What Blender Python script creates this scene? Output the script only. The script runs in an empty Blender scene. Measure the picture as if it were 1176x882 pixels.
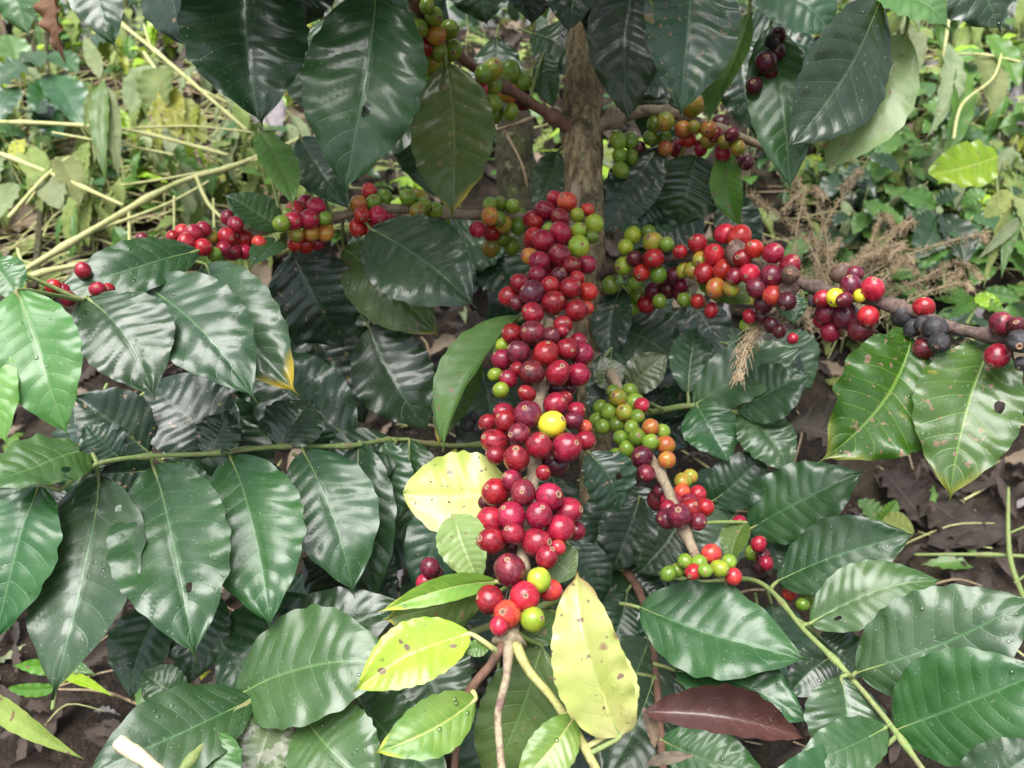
import bpy, math, random
from mathutils import Vector, Matrix, noise
random.seed(7)
R = math.radians
S = bpy.context.scene
COL = S.collection

# ------------------------------------------------------------------ camera frame
F = 1000.0; CX, CY = 588.0, 441.0
PITCH = R(22)
CAM = Vector((0, 0, .70))
FW = Vector((0, math.cos(PITCH), -math.sin(PITCH)))
RT = Vector((1, 0, 0))
UP = Vector((0, math.sin(PITCH), math.cos(PITCH)))
def P(px, py, d):
    return CAM + FW*d + RT*((px-CX)/F*d) - UP*((py-CY)/F*d)
def gz(x, y):
    t = y-.75
    z = .55*(t if t > .25 else .25*math.exp((t-.25)/.25)) - .55*.25*math.exp((-.75-.25)/.25)
    if y > 2.05: z -= .9*(y-2.05)**1.2
    z += .03*noise.noise(Vector((x*3.1, y*3.1, 0))) + .02*noise.noise(Vector((x*9, y*9, 4)))
    z -= .10*max(0, min(1, (-x-.7)/.6))
    return z
def GH(px, py):
    "where the ray through a pixel meets the ground"
    d = .4
    while d < 6:
        p = P(px, py, d)
        if p.z <= gz(p.x, p.y): return p, d
        d += .01
    return P(px, py, 2.2), 2.2

# ------------------------------------------------------------------ objects
def tag(o, label=None, cat=None, group=None, kind=None):
    if label: o['label'] = label
    if cat: o['category'] = cat
    if group: o['group'] = group
    if kind: o['kind'] = kind
    return o
WLOC = {}
def link(o, loc=(0, 0, 0), parent=None):
    COL.objects.link(o)
    loc = Vector(loc)
    if parent is not None:
        o.parent = parent
        o.location = loc - WLOC[parent.name]
    else:
        o.location = loc
    WLOC[o.name] = loc
    return o
def empty(name, loc):
    o = bpy.data.objects.new(name, None); o.empty_display_size = .05
    return link(o, loc)
class MB:
    def __init__(s): s.v = []; s.f = []; s.uv = []; s.m = []
    def add(s, v, f, uv=None, m=0):
        o = len(s.v); s.v += v
        s.uv += uv if uv else [(0, 0)]*len(v)
        for q in f: s.f.append(tuple(i+o for i in q)); s.m.append(m)
    def build(s, name, mats, loc=(0, 0, 0), parent=None):
        loc = Vector(loc)
        me = bpy.data.meshes.new(name)
        me.from_pydata([tuple(Vector(p)-loc) for p in s.v], [], s.f)
        ul = me.uv_layers.new(name='UVMap')
        vi = [0]*len(me.loops); me.loops.foreach_get('vertex_index', vi)
        flat = []
        for i in vi: flat += s.uv[i]
        ul.data.foreach_set('uv', flat)
        for m in (mats if isinstance(mats, (list, tuple)) else [mats]): me.materials.append(m)
        me.polygons.foreach_set('material_index', s.m)
        me.polygons.foreach_set('use_smooth', [True]*len(me.polygons))
        me.update()
        return link(bpy.data.objects.new(name, me), loc, parent)

def spline(pts, n=8):
    "catmull-rom through (Vector, radius)"
    out = []
    for i in range(len(pts)-1):
        p0 = pts[max(i-1, 0)]; p1 = pts[i]; p2 = pts[i+1]; p3 = pts[min(i+2, len(pts)-1)]
        for k in range(n):
            t = k/n
            q = .5*((2*p1[0]) + (p2[0]-p0[0])*t + (2*p0[0]-5*p1[0]+4*p2[0]-p3[0])*t*t + (-p0[0]+3*p1[0]-3*p2[0]+p3[0])*t**3)
            out.append((q, p1[1]+(p2[1]-p1[1])*t))
    out.append((pts[-1][0].copy(), pts[-1][1]))
    return out
def tube(mb, pts, seg=8, n=8, m=0, rough=0., freq=60, smooth=True, nodes=0.):
    ps = spline(pts, n) if smooth else pts
    v = []; f = []; uv = []
    prev = None; acc = 0
    for i, (p, r) in enumerate(ps):
        a = ps[max(i-1, 0)][0]; b = ps[min(i+1, len(ps)-1)][0]
        t = (b-a).normalized()
        if prev is None:
            x = t.orthogonal().normalized()
        else:
            x = (prev - t*prev.dot(t)).normalized()
        prev = x; y = t.cross(x)
        if i: acc += (p-ps[i-1][0]).length
        if nodes:   # swollen leaf nodes along a twig
            ph = (acc % nodes)/nodes
            r = r*(1+.55*math.exp(-((ph-.5)/.09)**2))
        for k in range(seg):
            an = 2*math.pi*k/seg
            d = x*math.cos(an)+y*math.sin(an)
            rr = r
            if rough: rr = r*(1+rough*noise.noise(Vector((d.x*2.2, d.y*2.2, d.z*2.2))*1.2+p*freq)+rough*.6*noise.noise(d*5+p*freq*.35))
            v.append(p+d*rr); uv.append((k/seg, acc))
    for i in range(len(ps)-1):
        for k in range(seg):
            f.append((i*seg+k, i*seg+(k+1) % seg, (i+1)*seg+(k+1) % seg, (i+1)*seg+k))
    f.append(tuple(range(seg-1, -1, -1))); f.append(tuple((len(ps)-1)*seg+k for k in range(seg)))
    mb.add(v, f, uv, m)

# ------------------------------------------------------------------ materials
class N:
    def __init__(s, name):
        s.mat = bpy.data.materials.new(name); s.mat.use_nodes = True
        s.t = s.mat.node_tree; s.t.nodes.clear()
        s.out = s.n('ShaderNodeOutputMaterial')
    def n(s, typ, **kw):
        o = s.t.nodes.new(typ)
        for k, v in kw.items():
            setattr(o, k, v)
        return o
    def l(s, a, b): s.t.links.new(a, b)
    def put(s, sock, v):
        if hasattr(v, 'is_output'): s.l(v, sock)
        elif v is not None: sock.default_value = v
    def math(s, op, a, b=None, c=None, clamp=False):
        o = s.n('ShaderNodeMath', operation=op, use_clamp=clamp)
        s.put(o.inputs[0], a)
        if b is not None: s.put(o.inputs[1], b)
        if c is not None: s.put(o.inputs[2], c)
        return o.outputs[0]
    def ramp(s, v, a, b, lo=0., hi=1.):
        o = s.n('ShaderNodeMapRange', interpolation_type='SMOOTHSTEP')
        s.put(o.inputs[0], v); o.inputs[1].default_value = a; o.inputs[2].default_value = b
        o.inputs[3].default_value = lo; o.inputs[4].default_value = hi
        return o.outputs[0]
    def mix(s, f, a, b, mode='MIX'):
        o = s.n('ShaderNodeMix', data_type='RGBA', blend_type=mode)
        s.put(o.inputs[0], f)
        s.put(o.inputs[6], a if hasattr(a, 'is_output') else (*a, 1)); s.put(o.inputs[7], b if hasattr(b, 'is_output') else (*b, 1))
        return o.outputs[2]
    def noise(s, vec, scale, detail=3, rough=.5):
        o = s.n('ShaderNodeTexNoise'); s.put(o.inputs['Vector'], vec)
        o.inputs['Scale'].default_value = scale; o.inputs['Detail'].default_value = detail; o.inputs['Roughness'].default_value = rough
        return o.outputs[0]
    def voro(s, vec, scale):
        o = s.n('ShaderNodeTexVoronoi'); s.put(o.inputs['Vector'], vec); o.inputs['Scale'].default_value = scale
        return o.outputs[0]
    def objvec(s):
        "object-space position shifted by a per-object random so that no two look alike"
        tc = s.n('ShaderNodeTexCoord'); oi = s.n('ShaderNodeObjectInfo')
        mul = s.n('ShaderNodeVectorMath', operation='SCALE'); mul.inputs[0].default_value = (3.1, 7.7, 5.3)
        s.l(oi.outputs['Random'], mul.inputs['Scale'])
        ad = s.n('ShaderNodeVectorMath', operation='ADD'); s.l(tc.outputs['Object'], ad.inputs[0]); s.l(mul.outputs[0], ad.inputs[1])
        return ad.outputs[0], oi.outputs['Random'], tc.outputs['UV']
    def bump(s, h, strength=.3, dist=.001, normal=None):
        o = s.n('ShaderNodeBump'); o.inputs['Strength'].default_value = strength; o.inputs['Distance'].default_value = dist
        s.put(o.inputs['Height'], h)
        if normal is not None: s.l(normal, o.inputs['Normal'])
        return o.outputs[0]
    def bsdf(s, col, rough=.4, normal=None, spec=.5, **kw):
        o = s.n('ShaderNodeBsdfPrincipled')
        s.put(o.inputs['Base Color'], col if hasattr(col, 'is_output') else (*col, 1)); s.put(o.inputs['Roughness'], rough)
        s.put(o.inputs['Specular IOR Level'], spec)
        if normal is not None: s.l(normal, o.inputs['Normal'])
        for k, v in kw.items(): s.put(o.inputs[k], v)
        return o.outputs[0]
    def done(s, sh): s.l(sh, s.out.inputs['Surface']); return s.mat

def water():
    s = N('water_drop'); fr = s.n('ShaderNodeFresnel'); fr.inputs[0].default_value = 1.45
    t = s.n('ShaderNodeBsdfTransparent'); g = s.n('ShaderNodeBsdfGlossy'); g.inputs['Roughness'].default_value = .08
    m = s.n('ShaderNodeMixShader'); s.l(s.math('MULTIPLY_ADD', fr.outputs[0], 1.0, .06, clamp=True), m.inputs[0]); s.l(t.outputs[0], m.inputs[1]); s.l(g.outputs[0], m.inputs[2])
    return s.done(m.outputs[0])
WATER = water()
def drop(mb, p, n, r, m):
    x = n.orthogonal().normalized(); y = n.cross(x); v = []; f = []
    for i, (a, h) in enumerate(((1, -.15), (.93, .25), (.62, .55))):
        for k in range(8):
            t = 6.2832*k/8; v.append(p+(x*math.cos(t)+y*math.sin(t))*a*r+n*h*r)
    v.append(p+n*.66*r)
    for i in range(2):
        for k in range(8): f.append((i*8+k, i*8+(k+1) % 8, i*8+8+(k+1) % 8, i*8+8+k))
    for k in range(8): f.append((16+k, 16+(k+1) % 8, 24))
    mb.add(v, f, None, m)
NV, KV = 10.0, 1.5
def leaf_mat(name, c1, c2, vein, back, rough=.34, trans=.25, spots=0., tip=None, spec=.5, glint=.25, veinw=1.0, patch=None):
    c1 = tuple(x*DARK for x in c1); c2 = tuple(x*DARK for x in c2); vein = tuple(x*(.5+.5*DARK) for x in vein)
    s = N(name)
    ov, rnd, uv = s.objvec()
    sep = s.n('ShaderNodeSeparateXYZ'); s.l(uv, sep.inputs[0])
    u = sep.outputs[0]
    t = s.math('ABSOLUTE', s.math('MULTIPLY_ADD', sep.outputs[1], 2, -1))
    q = s.math('SUBTRACT', s.math('MULTIPLY', u, NV), s.math('MULTIPLY', s.math('POWER', t, 1.25), KV))
    vd = s.math('ABSOLUTE', s.math('SUBTRACT', s.math('FRACT', s.math('ADD', q, .5)), .5))
    side = s.math('MULTIPLY', s.ramp(vd, .015, .06, 1, 0), s.ramp(t, .55, 1.0, 1, .15))
    mid = s.ramp(t, .010*veinw, .042*veinw, 1, 0)
    n1 = s.noise(ov, 28, 4, .6); n2 = s.noise(ov, 160, 3, .6); n3 = s.noise(ov, 420, 2)
    col = s.mix(s.ramp(n1, .32, .68), c1, c2)
    # each leaf a little lighter or darker, yellower or bluer
    hs = s.n('ShaderNodeHueSaturation')
    s.put(hs.inputs['Hue'], s.math('MULTIPLY_ADD', rnd, .034, .480)); s.put(hs.inputs['Value'], s.math('MULTIPLY_ADD', s.math('FRACT', s.math('MULTIPLY', rnd, 7.31)), .45, .78))
    s.put(hs.inputs['Saturation'], s.math('MULTIPLY_ADD', s.math('FRACT', s.math('MULTIPLY', rnd, 3.7)), .25, .90)); s.l(col, hs.inputs['Color']); col = hs.outputs[0]
    col = s.mix(s.math('MULTIPLY', side, .30), col, vein)
    if tip:
        tp = s.ramp(s.math('ADD', s.math('ADD', u, s.math('MULTIPLY', t, .12)), s.math('MULTIPLY_ADD', n1, .3, -.15)), .90, 1.02)
        col = s.mix(tp, col, tip)
    col = s.mix(s.math('MULTIPLY', mid, .6), col, vein)
    if spots:
        a = s.ramp(s.noise(ov, 70, 3, .5), .755-spots*.1, .785-spots*.1)
        b = s.ramp(s.noise(ov, 210, 1, .4), .70-spots*.06, .73-spots*.06)
        sp = s.math('MAXIMUM', a, b)
        col = s.mix(s.math('MULTIPLY', s.ramp(s.noise(ov, 70, 3, .5), .70-spots*.1, .77-spots*.1), .6), col, (.30, .26, .05))
        col = s.mix(sp, col, s.mix(n2, (.10, .05, .025), (.32, .23, .14)))
    if patch:
        col = s.mix(s.ramp(s.noise(ov, patch[0], 3, .6), patch[1], patch[1]+.05), col, patch[2])
    # pale specks painted into the colour as glints of water drops
    dv = s.ramp(s.noise(ov, 520, 1, .3), .70, .76)
    col = s.mix(s.math('MULTIPLY', dv, glint*.6), col, (.55, .54, .48))
    geo = s.n('ShaderNodeNewGeometry')
    bk = s.mix(s.math('MULTIPLY', s.math('MAXIMUM', side, mid), .55), s.mix(n1, back, tuple(x*.75 for x in back)), tuple(min(1, x*1.5) for x in back))
    cc = s.mix(geo.outputs['Backfacing'], col, bk)
    rg = s.math('MULTIPLY_ADD', n2, .20, rough-.05)
    rg = s.math('MAXIMUM', rg, s.math('MULTIPLY', geo.outputs['Backfacing'], .55))
    h = s.math('ADD', s.math('MULTIPLY', n2, .35), s.math('MULTIPLY', n3, .18))
    h = s.math('ADD', h, s.math('MULTIPLY', s.math('MAXIMUM', side, mid), -.45))
    drop = s.voro(ov, 150)
    h = s.math('ADD', h, s.math('MULTIPLY', s.ramp(drop, .0, .22, 1, 0), s.math('MULTIPLY', s.ramp(s.noise(ov, 40, 1), .52, .6), .9)))
    nb = s.bump(h, .4, .001)
    sh = s.bsdf(cc, rg, nb, spec, **{'Coat Weight': s.math('MULTIPLY', s.math('SUBTRACT', 1, geo.outputs['Backfacing']), s.ramp(s.noise(ov, 24, 3, .6), .38, .66, .14, .58) if spec > .4 else .0), 'Coat Roughness': .18})
    tr = s.n('ShaderNodeBsdfTranslucent'); s.l(s.mix(.5, cc, s.mix(1, cc, (1.6, 1.7, .5), 'MULTIPLY')), tr.inputs[0])
    mx = s.n('ShaderNodeMixShader'); mx.inputs[0].default_value = trans
    s.l(sh, mx.inputs[1]); s.l(tr.outputs[0], mx.inputs[2])
    return s.done(mx.outputs[0])

LM = {}
DARK = 0.85
LM['dark'] = leaf_mat('leaf_dark', (.014, .044, .014), (.024, .064, .020), (.07, .14, .06), (.10, .16, .06), .33, .12)
DARK = 0.85
LM['deep'] = leaf_mat('leaf_deep', (.010, .034, .015), (.018, .050, .020), (.045, .10, .04), (.06, .11, .045), .36, .10, spots=.05)
DARK = 1.0
LM['blue'] = leaf_mat('leaf_blue', (.020, .064, .020), (.034, .088, .028), (.08, .18, .07), (.12, .18, .09), .36, .12)
DARK = 1.00
LM['mid'] = leaf_mat('leaf_mid', (.035, .095, .025), (.055, .125, .035), (.13, .24, .08), (.14, .20, .07), .33, .22)
DARK = 1.00
LM['midtip'] = leaf_mat('leaf_yellow_tip', (.030, .085, .034), (.046, .11, .042), (.12, .22, .08), (.13, .19, .07), .34, .2, tip=(.55, .40, .03))
DARK = 0.85
LM['spot'] = leaf_mat('leaf_spotted', (.034, .115, .012), (.055, .15, .018), (.22, .36, .06), (.15, .20, .06), .30, .25, spots=.40, tip=(.18, .20, .03))
DARK = 0.95
LM['light'] = leaf_mat('leaf_light', (.09, .22, .055), (.13, .28, .075), (.20, .33, .12), (.20, .28, .10), .34, .3)
DARK = 0.95
LM['olive'] = leaf_mat('leaf_olive', (.065, .125, .022), (.09, .15, .03), (.18, .24, .07), (.12, .16, .05), .5, .35, spots=.3, tip=(.42, .33, .03))
DARK = 1.00
LM['under'] = leaf_mat('leaf_underside', (.14, .21, .085), (.18, .25, .10), (.27, .34, .17), (.05, .10, .03), .6, .3, spots=.2)
DARK = 1.00
LM['yellow'] = leaf_mat('leaf_pale_yellow', (.42, .50, .15), (.60, .60, .27), (.46, .55, .18), (.44, .48, .18), .34, .3, spots=.12, glint=.15, veinw=.9, patch=(30, .68, (.30, .20, .10)))
DARK = 1.00
LM['yellowb'] = leaf_mat('leaf_pale_yellow_browned', (.42, .50, .15), (.60, .60, .27), (.46, .55, .18), (.44, .48, .18), .30, .3, spots=.2, glint=.15, veinw=.9, patch=(34, .66, (.26, .16, .08)), tip=(.34, .25, .10))
LM['lime'] = leaf_mat('leaf_lime', (.25, .44, .03), (.36, .52, .04), (.55, .62, .14), (.26, .36, .05), .28, .3, spots=.12, veinw=1.3, glint=.2)
DARK = 1.00
LM['young'] = leaf_mat('leaf_young', (.11, .30, .03), (.20, .38, .04), (.52, .58, .16), (.18, .28, .05), .28, .3, veinw=1.6, glint=.2, tip=(.5, .55, .06))
DARK = 1.00
DARK = 1.0
LM['bluespot'] = leaf_mat('leaf_blue_spotted', (.020, .072, .030), (.034, .095, .040), (.08, .18, .08), (.12, .18, .09), .30, .15, spots=.55)
LM['pale'] = leaf_mat('leaf_pale_green', (.24, .36, .10), (.32, .43, .14), (.46, .52, .24), (.24, .33, .12), .4, .3, spots=.15)
LM['mould'] = leaf_mat('leaf_mouldy', (.06, .10, .035), (.11, .15, .06), (.2, .24, .1), (.1, .13, .05), .6, .2, patch=(60, .5, (.22, .23, .17)))
DARK = 1.00
LM['brown'] = leaf_mat('leaf_dead_brown', (.050, .023, .017), (.085, .040, .028), (.12, .065, .045), (.11, .065, .045), .36, .05, spec=.5)
DARK = 1.00
LM['litter'] = leaf_mat('leaf_dead_tan', (.16, .125, .09), (.24, .19, .135), (.28, .22, .15), (.22, .18, .13), .75, .12, spec=.2)
DARK = 0.60
LM['litterd'] = leaf_mat('leaf_dead_dark', (.055, .042, .035), (.10, .075, .058), (.13, .1, .08), (.1, .08, .06), .7, .1, spec=.3)
DARK = 1.00
LM['wilt'] = leaf_mat('leaf_wilted', (.16, .22, .06), (.27, .33, .11), (.27, .30, .13), (.20, .24, .11), .6, .3, spec=.25, spots=.3)
DARK = 1.00
LM['wiltg'] = leaf_mat('leaf_wilted_grey', (.20, .25, .13), (.30, .35, .20), (.29, .31, .2), (.22, .25, .16), .65, .3, spec=.25, spots=.2)
DARK = 1.00
LM['weed'] = leaf_mat('leaf_weed', (.07, .17, .03), (.11, .23, .04), (.17, .29, .08), (.13, .2, .07), .45, .35, spots=.15)
DARK = 1.00
LM['weedy'] = leaf_mat('leaf_weed_yellow', (.30, .35, .03), (.38, .40, .05), (.42, .45, .12), (.28, .32, .06), .5, .35, spots=.8)
DARK = 1.00
LM['grey'] = leaf_mat('leaf_dead_grey', (.16, .14, .15), (.26, .23, .24), (.3, .27, .27), (.2, .18, .18), .6, .1, spec=.35)
DARK = 1.00
LM['orange'] = leaf_mat('leaf_dead_orange', (.17, .095, .04), (.25, .14, .06), (.24, .14, .07), (.25, .12, .05), .6, .25, spec=.3)

def bark_mat(name, c1, c2, c3, scale=1., bump=.8, rough=.85, lichen=.0):
    s = N(name); tc = s.n('ShaderNodeTexCoord')
    mp = s.n('ShaderNodeMapping'); mp.inputs['Scale'].default_value = (1, 1, .22); s.l(tc.outputs['Object'], mp.inputs[0])
    n1 = s.noise(mp.outputs[0], 240*scale, 6, .65); n2 = s.noise(tc.outputs['Object'], 60*scale, 4, .6); n3 = s.noise(tc.outputs['Object'], 500*scale, 2)
    col = s.mix(s.ramp(n1, .35, .65), c1, c2)
    col = s.mix(s.ramp(n2, .52, .70), col, c3)
    if lichen: col = s.mix(s.math('MULTIPLY', s.ramp(s.noise(tc.outputs['Object'], 95*scale, 4, .7), .58, .66), lichen), col, (.30, .33, .16))
    h = s.math('ADD', s.math('MULTIPLY', n1, 1.0), s.math('MULTIPLY', n3, .3))
    return s.done(s.bsdf(col, rough, s.bump(h, bump, .005), .25))
BARK = bark_mat('trunk_bark', (.14, .10, .055), (.40, .31, .18), (.08, .065, .04), .8, 1., lichen=.7)
TWIG = bark_mat('branch_bark', (.26, .20, .13), (.36, .29, .20), (.17, .12, .08), 1.6, .5, .7)
TWIGD = bark_mat('branch_bark_dark', (.10, .065, .055), (.17, .12, .10), (.07, .05, .045), 1.6, .5, .7)
TWIGR = bark_mat('branch_bark_reddish', (.16, .085, .06), (.23, .13, .09), (.10, .06, .04), 1.6, .4, .6)
TWIGG = bark_mat('twig_green', (.17, .24, .07), (.24, .29, .11), (.22, .20, .10), 1.4, .25, .5)
TWIGY = bark_mat('twig_yellow_green', (.42, .42, .15), (.52, .50, .22), (.30, .22, .14), 1.2, .3, .5)
TWIGB = bark_mat('twig_mottled', (.30, .22, .18), (.40, .36, .20), (.18, .11, .09), 1.8, .4, .55)
TWIGM = bark_mat('twig_yellow_mottled', (.36, .36, .12), (.46, .44, .18), (.22, .14, .09), 1.6, .4, .5)
STALK = bark_mat('weed_stalk_yellow', (.44, .45, .18), (.56, .55, .26), (.34, .37, .13), .8, .2, .5)
MOSS = bark_mat('mossy_bark', (.035, .030, .018), (.09, .08, .045), (.075, .095, .03), .7, 1., .9, lichen=.5)
FERN = bark_mat('dry_fern_tan', (.30, .22, .13), (.42, .33, .21), (.17, .11, .065), 1, .2, .8)
PALE = bark_mat('pale_stick', (.60, .52, .33), (.70, .62, .42), (.5, .42, .25), .5, .2, .6)

def cherry_mat(name, c1, c2, c3, rough=.24, wrinkle=0., bloom=.12):
    s = N(name); ov, rnd, uv = s.objvec()
    n1 = s.noise(ov, 1.1, 2, .5); n2 = s.noise(ov, 14, 3, .6); n4 = s.noise(ov, 4.5, 3, .6)
    col = s.mix(s.ramp(n1, .38, .64), c1, c2)
    col = s.mix(s.math('MULTIPLY', s.ramp(s.noise(ov, 1.9, 2, .5), .54, .70), .85), col, c3)
    hs = s.n('ShaderNodeHueSaturation'); s.put(hs.inputs['Value'], s.math('MULTIPLY_ADD', rnd, .5, .75)); s.put(hs.inputs['Hue'], s.math('MULTIPLY_ADD', s.math('FRACT', s.math('MULTIPLY', rnd, 5.7)), .02, .49))
    s.l(col, hs.inputs['Color']); col = hs.outputs[0]
    # faint waxy bloom and fine lenticels
    col = s.mix(s.math('MULTIPLY', s.ramp(n4, .48, .78), bloom*.7), col, (.50, .34, .34))
    col = s.mix(s.math('MULTIPLY', s.ramp(s.noise(ov, 17, 1, .3), .72, .77), .28), col, (.55, .40, .32))
    col = s.mix(s.math('MULTIPLY', s.ramp(s.noise(ov, 3.2, 3, .6), .70, .76), .55), col, (.13, .07, .045))
    h = s.math('MULTIPLY', n2, .07)
    dr = s.math('MULTIPLY', s.ramp(s.voro(ov, 6), .0, .20, 1, 0), s.ramp(s.noise(ov, 2.4, 1), .50, .58))
    h = s.math('ADD', h, s.math('MULTIPLY', dr, .9))
    if wrinkle: h = s.math('ADD', h, s.math('MULTIPLY', s.noise(ov, 4.5, 3, .6), wrinkle))
    sh = s.bsdf(col, s.math('MULTIPLY_ADD', n4, .26, rough-.12), s.bump(h, .5, .0007), .5)
    return s.done(sh)
CM = {
 'c': cherry_mat('cherry_crimson', (.20, .007, .019), (.30, .011, .028), (.11, .006, .017)),
 'r': cherry_mat('cherry_red', (.34, .011, .024), (.45, .020, .032), (.22, .008, .022)),
 'o': cherry_mat('cherry_orange_red', (.46, .026, .030), (.52, .075, .03), (.36, .015, .026)),
 'p': cherry_mat('cherry_purple', (.10, .008, .020), (.17, .010, .024), (.045, .007, .014), .28, bloom=.22),
 'd': cherry_mat('cherry_dark_wine', (.055, .008, .014), (.10, .010, .018), (.030, .007, .010), .28),
 'g': cherry_mat('cherry_green', (.12, .22, .022), (.19, .28, .03), (.22, .20, .03), bloom=.03),
 'l': cherry_mat('cherry_lime', (.22, .31, .025), (.32, .36, .03), (.17, .27, .03), bloom=.03),
 'y': cherry_mat('cherry_yellow', (.56, .50, .025), (.60, .54, .04), (.46, .48, .04), bloom=.02),
 'v': cherry_mat('cherry_olive', (.24, .27, .03), (.40, .22, .035), (.17, .25, .03), bloom=.04),
 'a': cherry_mat('cherry_amber', (.46, .22, .03), (.50, .11, .04), (.34, .28, .04), bloom=.05),
 'k': cherry_mat('cherry_black', (.018, .017, .020), (.040, .036, .040), (.012, .011, .013), .6, 1.4, bloom=.10),
 'b': cherry_mat('cherry_dry_brown', (.10, .055, .04), (.16, .09, .06), (.05, .03, .025), .5, .9, bloom=.1),
}
NAVEL = N('cherry_navel'); NAVEL = NAVEL.done(NAVEL.bsdf((.30, .17, .10), .7))
NAVELC = N('cherry_navel_centre'); NAVELC = NAVELC.done(NAVELC.bsdf((.14, .07, .04), .7))

# ------------------------------------------------------------------ leaf geometry
def coffee_w(s):
    x = min(1, s/.95)
    w = max(0, math.sin(math.pi*x**.93))**.68
    k = max(0, (s-.70)/.25)
    w *= 1-.16*min(1, k)
    return max(w, .15*min(1, (1-s)/.16)**1.3 if s > .7 else 0)+.012*(1-s)
def drop_w(s):
    return max(max(0, math.sin(math.pi*min(1, s/.95)**.85))**.46*(1-.14*s), .16*min(1, (1-s)/.12) if s > .7 else 0)+.01
def lance_w(s):
    return max(0, math.sin(math.pi*s**.7))**1.1*.98+.01
def oval_w(s):
    return max(0, math.sin(math.pi*s**.8))**.65*.98+.01
def leaf_geo(base, tip, normal, W, nl=52, nw=10, prof=coffee_w, bend=.07, fold=.12, quilt=.032, wave=.05, twist=0., holes=(), bites=(), seed=0, hook=0., flip=False, side=0., roll=0.):
    rng = random.Random(seed)
    ax = tip-base; L = ax.length; ax.normalize()
    n = normal-ax*normal.dot(ax); n.normalize()
    ac = n.cross(ax)
    ph = rng.uniform(0, 6.3); ph2 = rng.uniform(0, 6.3); nwv = rng.uniform(4.0, 6.5)
    off = Vector((rng.uniform(0, 50), rng.uniform(0, 50), 0))
    asym = rng.uniform(-.06, .06); vo = rng.uniform(-.5, .5)
    sb = (side if side else rng.uniform(-.05, .05))
    v = []; uv = []
    cols = 2*nw+1
    par = [[(i/nl, (j-nw)/nw) for j in range(cols)] for i in range(nl+1)]
    gone = set()
    for hi, (hs, ht, hr) in enumerate(holes):
        def hval(s, t): return math.hypot((s-hs)/(hr*.42), (t-ht)/hr)*(1+.35*noise.noise(Vector((math.atan2(t-ht, (s-hs)*2.4)*1.3, hi*5., seed))))
        mine = set()
        for i in range(nl):
            for j in range(cols-1):
                if hval((i+.5)/nl, (j+.5-nw)/nw) < 1: mine.add((i, j))
        for i in range(nl+1):
            for j in range(cols):
                fs = [(a, b) for a in (i-1, i) for b in (j-1, j) if 0 <= a < nl and 0 <= b < cols-1]
                k = sum(q in mine for q in fs)
                if 0 < k < len(fs):
                    a, b = par[i][j]; h = hval(a, b)
                    if h > 1e-3: par[i][j] = (hs+(a-hs)/h, ht+(b-ht)/h)
        gone |= mine
    for i in range(nl+1):
        for j in range(cols):
            s, t = par[i][j]
            w = prof(s)*W*.5
            zb = bend*L*4*s*(1-s) - hook*L*max(0, (s-.6)/.4)**2
            cy = sb*L*4*s*(1-s)
            ta = twist*(s-.5)
            at = abs(t)
            mar = 1+.02*math.sin(s*6.28*nwv*1.7+ph+(3 if t > 0 else 0))*at**3+.03*noise.noise(Vector((s*14, t*2, seed*1.7)))*at**3
            y = t*w*mar*(1+asym*(1 if t > 0 else -1))
            us = s + .55/NV*noise.noise(Vector((s*4, seed*3.3, 0))) + ((vo/NV) if t > 0 else 0)
            q = NV*us-KV*at**1.25
            fr = q-math.floor(q)
            puff = math.sin(math.pi*fr)**.7*(at**.35)*(1-at**5)
            irr = .75+.5*noise.noise(off+Vector((s*5, t*2, 0)))
            z = zb + fold*abs(y) + quilt*W*puff*irr*min(1, prof(s)*1.4)
            z += wave*W*at**2.5*math.sin(s*6.28*nwv+ph+(1.7 if t > 0 else 0))*min(1, prof(s)*1.5)
            z += .05*W*noise.noise(off+Vector((s*2.5, t*1.3, 3)))
            if roll: z += roll*y*y/(W*.5)
            yy = y*math.cos(ta)-0; zz = z+y*math.sin(ta)
            v.append(base+ax*(s*L)+ac*(yy+cy)+n*zz)
            uv.append((us, .5+.5*t))
    f = []
    for i in range(nl):
        for j in range(cols-1):
            if (i, j) in gone: continue
            f.append((i*cols+j, i*cols+j+1, (i+1)*cols+j+1, (i+1)*cols+j) if flip else (i*cols+j, (i+1)*cols+j, (i+1)*cols+j+1, i*cols+j+1))
    return v, f, uv

# ------------------------------------------------------------------ ground
def build_ground():
    mb = MB(); v = []; f = []; nx, ny = 130, 130
    xs = [-3+6*i/nx for i in range(nx+1)]; ys = [-.6+4.6*j/ny for j in range(ny+1)]
    for y in ys:
        for x in xs:
            v.append(Vector((x, y, gz(x, y)+.012*noise.noise(Vector((x*30, y*30, 1))))))
    for j in range(ny):
        for i in range(nx):
            a = j*(nx+1)+i; f.append((a, a+1, a+nx+2, a+nx+1))
    # skirt reaching far out so that the ground never ends in view
    mb.add(v, f)
    far = [Vector((x, y, -3.2)) for x, y in ((-60, -60), (60, -60), (60, 60), (-60, 60))]
    mb.add(far, [(0, 1, 2, 3)])
    s = N('soil'); tc = s.n('ShaderNodeTexCoord')
    n1 = s.noise(tc.outputs['Object'], 9, 5, .6); n2 = s.noise(tc.outputs['Object'], 60, 5, .65); n3 = s.noise(tc.outputs['Object'], 230, 3, .6)
    col = s.mix(s.ramp(n2, .35, .66), (.014, .009, .006), (.042, .028, .019))
    col = s.mix(s.ramp(n1, .5, .7), col, (.075, .060, .035))
    col = s.mix(s.ramp(n3, .62, .72), col, (.16, .12, .08))
    m = s.done(s.bsdf(col, .8, s.bump(s.math('ADD', n2, s.math('MULTIPLY', n3, .5)), 1., .015), .3))
    g = mb.build('ground', m); tag(g, kind='structure', label='dark bare soil of the bank under the shrub', cat='ground')
build_ground()

TOCAM = -FW
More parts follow.
